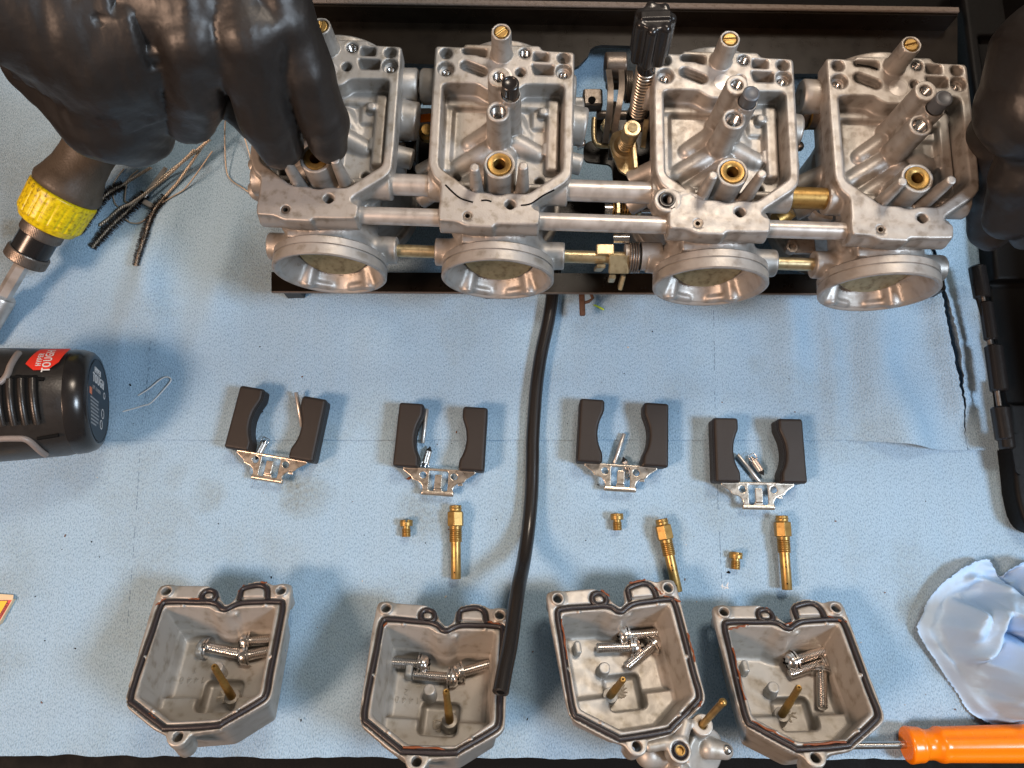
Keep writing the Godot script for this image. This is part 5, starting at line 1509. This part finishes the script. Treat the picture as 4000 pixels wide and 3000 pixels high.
	part(d, "end_swatch", G.new().box(V(1.9, 1.7, 0.06), Transform3D(pb, pf.call(-14.5, 2.0)), 0.02), M.orange_print)
	for k in 8:
		var w: float = [15.0, 14.2, 15.4, 13.6, 15.0, 14.0, 13.0, 9.0][k]
		part(d, "fine_print", G.new().box(V(w * 0.5, 0.42, 0.04), Transform3D(pb, pf.call(-15.0 + w * 0.5 + k * 0.35, -0.9 - k * 1.75)), 0.02), M.grey_print)
	for q in [[8.5, -5.0, 2.6], [6.0, -11.0, 2.4], [11.0, 5.0, 1.8]]:
		part(d, "print_ring", G.new().lathe([Vector2(q[2] - 0.5, 0), Vector2(q[2] - 0.5, 0.05), Vector2(q[2], 0.05), Vector2(q[2], 0)], Transform3D(Basis(pb.x, Vector3.UP, pb.x.cross(Vector3.UP)), pf.call(q[0], q[1])), 28), M.white_print)
	# red label patch wrapped on the housing
	var la := inv_angle(dx, Vector3(-216,50,1.26))
	var red := G.new()
	wrap_patch(red, [Vector2(-4.2, -7.0), Vector2(-8.0, -3.0), Vector2(-4.6, 10.0), Vector2(8.4, 10.0), Vector2(5.6, -2.4), Vector2(1.8, -7.0)], 27.5, dl - 17.0, la, 10)
	part(d, "red_label", red, M.red_label)
	var tg := G.new()
	wrap_text(tg, "HYPER", 2.3, -2.6, 0.6, 27.62, dl - 17.0, la)
	wrap_text(tg, "TOUGH", 3.6, 0.9, 0.6, 27.62, dl - 17.0, la)
	part(d, "label_print", tg, M.white_print)
	# grey trim line and vent ribs
	var trims := [[[Vector3(-241.72,50,19.15), Vector3(-232.77,54,13.29), Vector3(-231.45,56,5.22), Vector3(-232.21,52,-2.59)]], [[Vector3(-239.7,50,32.45), Vector3(-229.95,50,34.25), Vector3(-223.84,48,36.11), Vector3(-222.01,38,41.99)]]]
	for q in trims:
		var c := spl(q[0], 6)
		for k in c.size():
			var p: Vector3 = dx.affine_inverse() * c[k]
			var h := Vector2(p.x, p.z).normalized() * 27.3
			c[k] = V(h.x, p.y, h.y)
		part(d, "grey_trim", G.new().tube(c, 1.5, 10), M.grey_trim)
	var rec := G.new()
	wrap_patch(rec, [Vector2(-26, -22.8), Vector2(-27, -13), Vector2(-19, -9.6), Vector2(2.2, -9.6), Vector2(3.0, -11.0), Vector2(4.0, -31.0), Vector2(-16, -31.6)], 27.45, dl - 21.5, la, 12)
	part(d, "vent_recess", rec, M.soot)
	for k in 6:
		var c := []
		for e in 7:
			var yy := dl - (21.0 + k * 4.6 - e * 0.25)
			var an := la - 0.42 - e * 0.13
			c.append(V(cos(an) * 27.3, yy, sin(an) * 27.3))
		part(d, "vent_rib", G.new().tube(c, 1.55, 10), M.tool_plastic)
	for q in [[Vector3(-228.28,55,11.08), Vector3(-216.1,55,10.84)], [Vector3(-220.33,48,35.62), Vector3(-211.06,48,35.5)]]:
		var c := []
		for e in 8:
			var p: Vector3 = dx.affine_inverse() * (q[0] as Vector3).lerp(q[1], e / 7.0)
			var h := Vector2(p.x, p.z).normalized() * 26.8
			c.append(V(h.x, p.y, h.y))
		part(d, "housing_slot", G.new().tube(c, 0.9, 8), M.soot)
	# clear bent wire by the driver
	var lw := spl([Vector3(-206.11,3.4,15.77), Vector3(-195.61,3.4,12.59), Vector3(-191.35,3.6,10.83), Vector3(-184.06,4.2,2.34), Vector3(-181.88,4.4,-1.26), Vector3(-183.71,4.6,-2.75), Vector3(-187.03,4.6,-1.77), Vector3(-193.46,4.2,3.73), Vector3(-198.83,3.6,7.08)], 6)
	var lo := thing("bent_clip_wire", "thin pale wire bent into a loop beside the cordless driver", "wire", lw[0])
	part(lo, "wire_strand", G.new().tube(lw, 0.4, 8), M.clear_plastic, at(-lw[0]))
	# orange screwdriver at the right
	var oa := Vector3(166.14,7,178.31)
	var ob := Vector3(249.18,11,176.36)
	var ox := axis(oa, ob)
	var od := thing("orange_screwdriver", "screwdriver with an orange plastic handle and bright round blade", "screwdriver", oa)
	od.basis = ox.basis
	var oy: float = (ox.affine_inverse() * Vector3(187.81,9,177.39)).y
	part(od, "blade", G.new().lathe([Vector2(0, -40), Vector2(1.7, -40), Vector2(1.7, oy + 4), Vector2(0, oy + 4)], Transform3D(), 20), M.steel)
	var hs := Solid.new()
	hs.cyl(V(0, oy - 0.5, 0), V(0, oy + 7, 0), 8.6, 0, 0, 1.6, 7.6)
	hs.cyl(V(0, oy + 6, 0), V(0, oy + 15, 0), 7.0, 0, 2.5, 0.8, 6.4)
	hs.cyl(V(0, oy + 14, 0), V(0, oy + 75, 0), 8.2, 0, 4, 2, 9.0)
	for k in 6:
		var w := TAU * k / 6 + 0.2
		hs.cap(V(cos(w) * 10.2, oy + 17, sin(w) * 10.2), V(cos(w) * 11.0, oy + 80, sin(w) * 11.0), 2.6, 2.6, 1, 1.2)
	part(od, "handle", hs.build(V(-10.5, oy - 2, -10.5), V(10.5, oy + 77, 10.5), 0.6), M.orange_plastic)
func inv_angle(xf: Transform3D, p: Vector3) -> float:
	var q := xf.affine_inverse() * p
	return atan2(q.z, q.x)
# a flat outline (x along the axis, y round it, mm) bent onto a cylinder
func wrap_patch(g: G, poly: Array, r: float, y0: float, a0: float, n: int) -> void:
	var lo := 1e9
	var hi := -1e9
	for p: Vector2 in poly:
		lo = minf(lo, p.y); hi = maxf(hi, p.y)
	var pts := PackedVector2Array(poly)
	for k in n:
		var b0 := lerpf(lo, hi, float(k) / n)
		var b1 := lerpf(lo, hi, float(k + 1) / n)
		for q in Geometry2D.intersect_polygons(pts, PackedVector2Array([Vector2(-50, b0), Vector2(50, b0), Vector2(50, b1), Vector2(-50, b1)])):
			var f := g.v.size()
			for p in q:
				var w := a0 + p.y / r
				g.vert(V(cos(w) * r, y0 + p.x, sin(w) * r), V(cos(w), 0, sin(w)))
			var idx := Geometry2D.triangulate_polygon(q)
			for e in range(0, idx.size(), 3): g.tri(f + idx[e], f + idx[e + 1], f + idx[e + 2])
func wrap_text(g: G, text: String, h: float, off: float, rot: float, r: float, y0: float, a0: float) -> void:
	var t := TextMesh.new()
	var f := SystemFont.new()
	f.font_names = PackedStringArray(["Droid Sans"])
	f.font_weight = 700
	t.font = f; t.text = text; t.font_size = 48; t.pixel_size = h / 48.0 * 1.35; t.depth = 0.0; t.curve_step = 2.0
	var a := t.surface_get_arrays(0)
	var vs: PackedVector3Array = a[Mesh.ARRAY_VERTEX]
	var ix = a[Mesh.ARRAY_INDEX]
	var f0 := g.v.size()
	for p in vs:
		# the words run round the barrel, their tops toward the tool's nose
		var w := a0 + p.x / r
		var y := y0 + off - p.y
		g.vert(V(cos(w) * r, y, sin(w) * r), V(cos(w), 0, sin(w)))
	if ix != null:
		for k in range(0, ix.size(), 3): g.tri(f0 + ix[k], f0 + ix[k + 1], f0 + ix[k + 2])
	else:
		for k in range(0, vs.size(), 3): g.tri(f0 + k, f0 + k + 1, f0 + k + 2)
func knurl(r: float, y0: float, y1: float) -> G:
	var g := G.new()
	var nu := 96
	var nv := 14
	for b in nv + 1:
		for a in nu + 1:
			var w := TAU * a / nu
			var y := lerpf(y0, y1, float(b) / nv)
			var k := absf(sin(w * 24.0 + y * 2.1)) * absf(sin(w * 24.0 - y * 2.1))
			var edge := 1.0 - smoothstep(0.86, 1.0, absf(2.0 * b / nv - 1.0))
			var rr := r - 0.55 * (1.0 - k) * edge - 0.5 * (1.0 - edge)
			g.vert(V(cos(w) * rr, y, sin(w) * rr), V(cos(w), 0, sin(w)))
	for b in nv:
		for a in nu:
			var o := b * (nu + 1) + a
			g.quad(o, o + 1, o + nu + 2, o + nu + 1)
	smooth_normals(g)
	g.lathe([Vector2(0, y0), Vector2(r - 0.5, y0)], Transform3D(), 48)
	g.lathe([Vector2(r - 0.5, y1), Vector2(0, y1)], Transform3D(), 48)
	return g
func above_paper(c: Array, gap: float) -> Array:
	for k in c.size():
		var p: Vector3 = c[k]
		c[k] = V(p.x, maxf(p.y, towel_h(p.x, p.z) + 2.9 + gap), p.z)
	return c
func brush(pts: Array, t0: float, t1: float, len: float, label: String) -> void:
	var c := above_paper(spl(pts, 16), 1.6)
	var o := thing("cleaning_brush", label, "cleaning brush", c[0], "thin wire cleaning brushes")
	# two strands twisted together
	var total := 0.0
	for k in c.size() - 1: total += (c[k] as Vector3).distance_to(c[k + 1])
	for e in 2:
		var p := []
		var run := 0.0
		for k in c.size() - 1:
			var a: Vector3 = c[k]
			var b: Vector3 = c[k + 1]
			var d := (b - a).normalized()
			var x := d.cross(Vector3.UP).normalized()
			var y := x.cross(d)
			for q in 4:
				var w := (run + a.distance_to(b) * q / 4.0) * TAU / 2.6 + e * PI
				p.append(a.lerp(b, q / 4.0) + (x * cos(w) + y * sin(w)) * 0.48)
			run += a.distance_to(b)
		part(o, "twisted_strand", G.new().tube(p, 0.5, 6), M.twisted_wire, at(-c[0]))
	if t1 < 0.06: return
	var g := G.new()
	var rng := RandomNumberGenerator.new()
	rng.seed = int(total * 100)
	var run := 0.0
	for k in c.size() - 1:
		var a: Vector3 = c[k]
		var b: Vector3 = c[k + 1]
		var d := (b - a).normalized()
		var x := d.cross(Vector3.UP).normalized()
		var y := x.cross(d)
		var m := int(a.distance_to(b) / 0.26) + 1
		for q in m:
			var s := (run + a.distance_to(b) * q / m) / total
			if s < t0 or s > t1: continue
			var w := s * total * TAU / 2.6
			for e in 4:
				var an := w + e * PI / 2.0 + rng.randf_range(-0.3, 0.3)
				var p := a.lerp(b, float(q) / m)
				var dir := (x * cos(an) + y * sin(an) + d * rng.randf_range(-0.15, 0.15)).normalized()
				if p.y + dir.y * len < 1.5: dir = (dir * V(1, 0, 1) + V(0, 0.02, 0)).normalized()
				var l := len * rng.randf_range(0.85, 1.05) * (0.75 + 0.25 * smoothstep(0.0, 0.12, s))
				var sd := dir.cross(d).normalized() * 0.2
				var f := g.v.size()
				for z in [p + sd, p - sd, p + dir * l - sd * 0.6, p + dir * l + sd * 0.6]: g.vert(z, d.cross(dir).cross(dir).normalized())
				g.tri(f, f + 1, f + 2); g.tri(f, f + 2, f + 3)
				var f2 := g.v.size()
				var sd2 := d * 0.2
				for z in [p + sd2, p - sd2, p + dir * l - sd2 * 0.6, p + dir * l + sd2 * 0.6]: g.vert(z, dir.cross(d).normalized())
				g.tri(f2, f2 + 1, f2 + 2); g.tri(f2, f2 + 2, f2 + 3)
		run += a.distance_to(b)
	var bp := part(o, "bristles", g, M.bristle, at(-c[0]))
	bp.set_meta("kind", "stuff")

# ---------- case, carton, crumpled towel ----------
func case_and_rest() -> void:
	var p0 := V(275, 2, -40)
	var c := thing("tool_case", "black plastic tool case with hinge barrels along its left side", "tool case", p0)
	var o := at(-p0)
	var s := Solid.new()
	var outl := round_poly(wpoly([Vector3(264.95,3,-251.65), Vector3(261.83,3,-118.9), Vector3(253.13,3,62.98), Vector3(255.82,3,76.22), Vector3(264.41,3,80.07), Vector3(300.98,3,80.59), Vector3(358.46,3,-251.65)]), 9, 5)
	s.poly(outl, 1, 15, 0, 0, 2.2)
	s.box(Vector3(283.57,15,-20.06), V(27, 6, 34), 1, 0, 2)
	s.box(Vector3(296.04,15,-143.9), V(26, 6, 60), 1, 0, 2)
	part(c, "case_shell", s.build(V(195, 0, -300), V(335, 33, 90), 1.3), M.black_case, o)
	for q in [[Vector3(248.24,17,-60.67), Vector3(248.9,17,-42.69), 4.2], [Vector3(250.23,17,-40.55), Vector3(250.24,17,-19.49), 3.4], [Vector3(250.92,17,-16.71), Vector3(250.74,17,7.85), 4.4], [Vector3(249.58,17,15.88), Vector3(249.85,17,33.04), 4.4], [Vector3(250.62,17,20.54), Vector3(250.35,17,37.61), 3.8]]:
		var a: Vector3 = q[0]
		var b: Vector3 = q[1]
		part(c, "hinge_barrel", G.new().lathe([Vector2(0, 0), Vector2(q[2] - 0.8, 0), Vector2(q[2], 0.8), Vector2(q[2], a.distance_to(b) - 0.8), Vector2(q[2] - 0.8, a.distance_to(b)), Vector2(0, a.distance_to(b))], axis(a, b), 28), M.knob_plastic, o)
	part(c, "hinge_pin", G.new().lathe([Vector2(0, 0), Vector2(1.2, 0), Vector2(1.2, 92), Vector2(0, 92)], axis(Vector3(248.93,17,-60.67), Vector3(249.61,17,38.26)), 14), M.dark_steel, o)
	part(c, "hinge_leaf", G.new().box(V(1.2, 0.8, 26), Transform3D(Basis(Vector3.UP, 0.14), Vector3(249.15,17,-25.05)), 0.3), M.black_case, o)
	part(c, "raised_panel", G.new().plate(round_poly(wpoly([Vector3(253.4,15,30.12), Vector3(260.13,15,28.8), Vector3(257.58,15,50.96), Vector3(253.77,15,49.67)]), 2), 15.0, 16.0), M.black_case, o)
	part(c, "case_lid", G.new().box(V(3, 29, 168), Transform3D(Basis(Vector3.BACK, -0.12), V(292, 30, -82)), 2), M.black_case, o)
	# carton corner at the left edge
	var k0 := Vector3(-266.47,0,113.99)
	k0.y = 2.2
	var k := thing("small_carton", "corner of a small yellow carton with a red printed border at the left edge", "carton", k0)
	var h := 3.5
	var q0 := Vector3(-248.58,6,111.25) - k0
	var top := [q0, Vector3(-253.96,6,122.95) - k0, Vector3(-271.97,6,132.94) - k0, Vector3(-275.41,6,111.74) - k0]
	var body := G.new()
	for e in 4:
		var a: Vector3 = top[e]
		var b: Vector3 = top[(e + 1) % 4]
		body.flat(a, b, b - V(0, h, 0), a - V(0, h, 0), (a + b) * V(0.5, 0, 0.5) - V(-25, 0, 5))
	body.face(top, Vector3.UP)
	part(k, "carton_body", body, M.cream_card)
	var ea: Vector3 = (top[1] - q0).normalized()
	var eb: Vector3 = (top[3] - q0).normalized()
	var sn := ea.cross(eb).length()
	for w in [[0.35, 0.3, 0.06, "red_border", M.red_card], [1.75, 0.45, 0.10, "border_line", M.dark_print], [2.05, 0.7, 0.14, "yellow_panel", M.yellow_card]]:
		var pf := G.new()
		var up := V(0, w[2], 0)
		pf.face([q0 + eb * w[0] / sn + ea * w[1] / sn + up, top[1] + eb * w[0] / sn + up, top[2] + up, top[3] + ea * w[1] / sn + up], Vector3.UP)
		part(k, w[3], pf, w[4])
	var tx: Vector3 = -ea
	letter(k, "border_print", "INFLAMMABLE", 1.1, M.dark_print, Transform3D(Basis(tx, Vector3.UP.cross(tx), Vector3.UP), q0 + ea * 7.2 + eb * 1.05 / sn + V(0, 0.1, 0)), 0.06, true)
	var fl := G.new()
	fl.flat(q0, q0 + V(-60, -1, 0.5), q0 + V(-60, -h + 1, -6), q0 + V(-1.0, -h * 0.4, -2.0), V(0, 1, -1))
	part(k, "end_flap", fl, M.cream_card)
	# crumpled towel
	var cm := mat("crumpled_blue", lin(0.38, 0.545, 0.75), 0.9, 0.0, 0.2)
	surf(cm, 30, null, null, noise_tex(0.06, 77), 0.08)
	cm.rim_enabled = true
	cm.rim = 0.2
	var ct := thing("crumpled_towel", "crumpled pale blue paper towel heaped in the lower right corner", "paper towel", Vector3(249.72,0,131.22))
	var c0 := Vector3(249.72,0,131.22)
	part(ct, "crumpled_sheet", crumple(), cm, at(-c0))
func tri_wave(t: float) -> float: return absf(t - floorf(t) - 0.5) * 4.0 - 1.0
func crumple() -> G:
	var rim := spl([Vector3(238.9,8,92.24), Vector3(229.53,10,93.7), Vector3(220.63,10,98.4), Vector3(209.79,8,107.58), Vector3(202.93,7,118.38), Vector3(200.48,6,126.34), Vector3(206.44,5,137.84), Vector3(216.81,4,154.55), Vector3(223.51,4,165.03), Vector3(241.64,5,172.3), Vector3(264.1,6,173.78), Vector3(283.96,8,142.17), Vector3(283.78,8,106.11), Vector3(261.5,12,92.43), Vector3(245.72,16,95.43), Vector3(243.31,8,99.94)], 22, true)
	var c := Vector3(247.5,20,131.28)
	var nz := FastNoiseLite.new()
	nz.frequency = 0.02; nz.seed = 31; nz.fractal_octaves = 2
	var fine := FastNoiseLite.new()
	fine.frequency = 0.09; fine.seed = 5; fine.fractal_octaves = 3
	var rng := RandomNumberGenerator.new()
	rng.seed = 9
	var waves := []
	for k in 9:
		var an := rng.randf() * PI
		waves.append([Vector2(cos(an), sin(an)) / rng.randf_range(17.0, 42.0) * (1.0 if k < 5 else 1.9), rng.randf(), rng.randf_range(2.8, 4.6) * (1.0 if k < 5 else 0.55)])
	var g := G.new()
	var nv := 70
	var m := rim.size()
	for b in nv + 1:
		var t := float(b) / nv
		for a in m + 1:
			var e: Vector3 = rim[a % m]
			var p := e.lerp(c, t)
			var wx := p.x + nz.get_noise_2d(p.x, p.z) * 14.0
			var wz := p.z + nz.get_noise_2d(p.z + 90.0, p.x) * 14.0
			var f := 0.0
			for w in waves: f += tri_wave(w[0].x * wx + w[0].y * wz + w[1]) * w[2]
			var dome := smoothstep(0.16, 0.46, t + nz.get_noise_2d(p.x * 2.0, p.z * 2.0) * 0.22)
			var amp := smoothstep(0.0, 0.2, t) * (0.3 + 0.7 * dome)
			p.y = maxf(lerpf(e.y, 11.0, smoothstep(0.0, 0.12, t)) - 3.0 * sin(PI * clampf(t / 0.3, 0, 1)) + dome * 21.0 + f * amp, 3.6)
			p.y += fine.get_noise_2d(p.x, p.z) * 0.7
			p.x += nz.get_noise_2d(p.z * 1.6, p.x) * 4.0 * dome
			p.z += nz.get_noise_2d(p.x * 1.6, p.z + 40.0) * 4.0 * dome
			if b == 0: p += V(jag.get_noise_1d(a * 6.0), 0, jag.get_noise_1d(a * 6.0 + 40.0)) * 0.8
			g.vert(p, Vector3.UP, Vector2(p.x, p.z))
	for b in nv:
		for a in m:
			var o := b * (m + 1) + a
			g.quad(o, o + 1, o + m + 2, o + m + 1)
	smooth_normals(g)
	for k in g.n.size():
		if g.n[k].y < 0.0: g.n[k] = -g.n[k]
	return g

# ---------- crumbs and lint ----------
func debris() -> void:
	var rng := RandomNumberGenerator.new()
	rng.seed = 77
	var d := thing("grit_specks", "scattered dark grit and pale lint specks on the blue paper", "grit", V(0, 3, 60), "", "stuff")
	var g := G.new()
	var w := G.new()
	var r := G.new()
	for k in 95:
		var x := rng.randf_range(-240, 235)
		var z := rng.randf_range(-38, 172)
		var y := towel_h(x, z) + (2.3 if z > 31.0 else 3.0)
		var s := rng.randf_range(0.12, 0.34)
		var t := Transform3D(Basis(Vector3.UP, rng.randf() * TAU), V(x, y, z))
		[g, g, w, r][rng.randi() % 4].box(V(s * rng.randf_range(1, 2.2), s * 0.5, s), t, s * 0.2)
	part(d, "dark_grit", g, M.soot, at(V(0, -3, -60)))
	part(d, "pale_lint", w, M.white_deposit, at(V(0, -3, -60)))
	part(d, "rust_grit", r, M.rust_steel, at(V(0, -3, -60)))
	for q in d.get_children(): q.set_meta("kind", "stuff")
	for q in [[Vector3(-53.5,3,50.86), "reddish brown crumb beside the bracket of the second float", "residue", 1.2], [Vector3(109.46,3,98.23), "thin dark sliver right of the lowest main jet", "soot", 1.0], [Vector3(-169.5,3,-49.78), "", "", 0.0]]:
		if q[3] == 0.0: continue
		var c := thing("crumb", q[1], "crumb", q[0])
		var s := Solid.new()
		for e in 5: s.cap(V(rng.randf_range(-1, 1), 0, rng.randf_range(-0.6, 0.6)) * q[3], V(rng.randf_range(-1, 1), 0.2, rng.randf_range(-0.6, 0.6)) * q[3], 0.35, 0.3)
		part(c, "crumb_body", s.build(V(-2.2, -0.8, -2.2), V(2.2, 0.9, 2.2), 0.22), M[q[2]])
	var pm := thing("paint_smear", "small yellow green paint smear on the paper near the rusty lever", "smear", Vector3(47.33,3.2,-42.33))
	var ps := Solid.new()
	for e in 5: ps.cap(V(-2.4 + e, 0, -1.2 + e * 0.5) , V(-1.4 + e, 0, -1.0 + e * 0.55), 0.4, 0.55)
	part(pm, "smear_body", ps.build(V(-4, -0.8, -3), V(5, 0.8, 4), 0.25), M.paint_mark)
	var fl := thing("pale_flake", "ragged pale flake on the paper between the lowest jet and the right bowl", "flake", Vector3(107.49,2.6,104.5))
	var fs := Solid.new()
	for e in 9: fs.cap(V(rng.randf_range(-2, 2), 0, rng.randf_range(-2, 2)), V(rng.randf_range(-2, 2), 0, rng.randf_range(-2, 2)), 0.3, 0.25)
	part(fl, "flake_body", fs.build(V(-3, -0.6, -3), V(3, 0.6, 3), 0.25), M.clear_plastic)
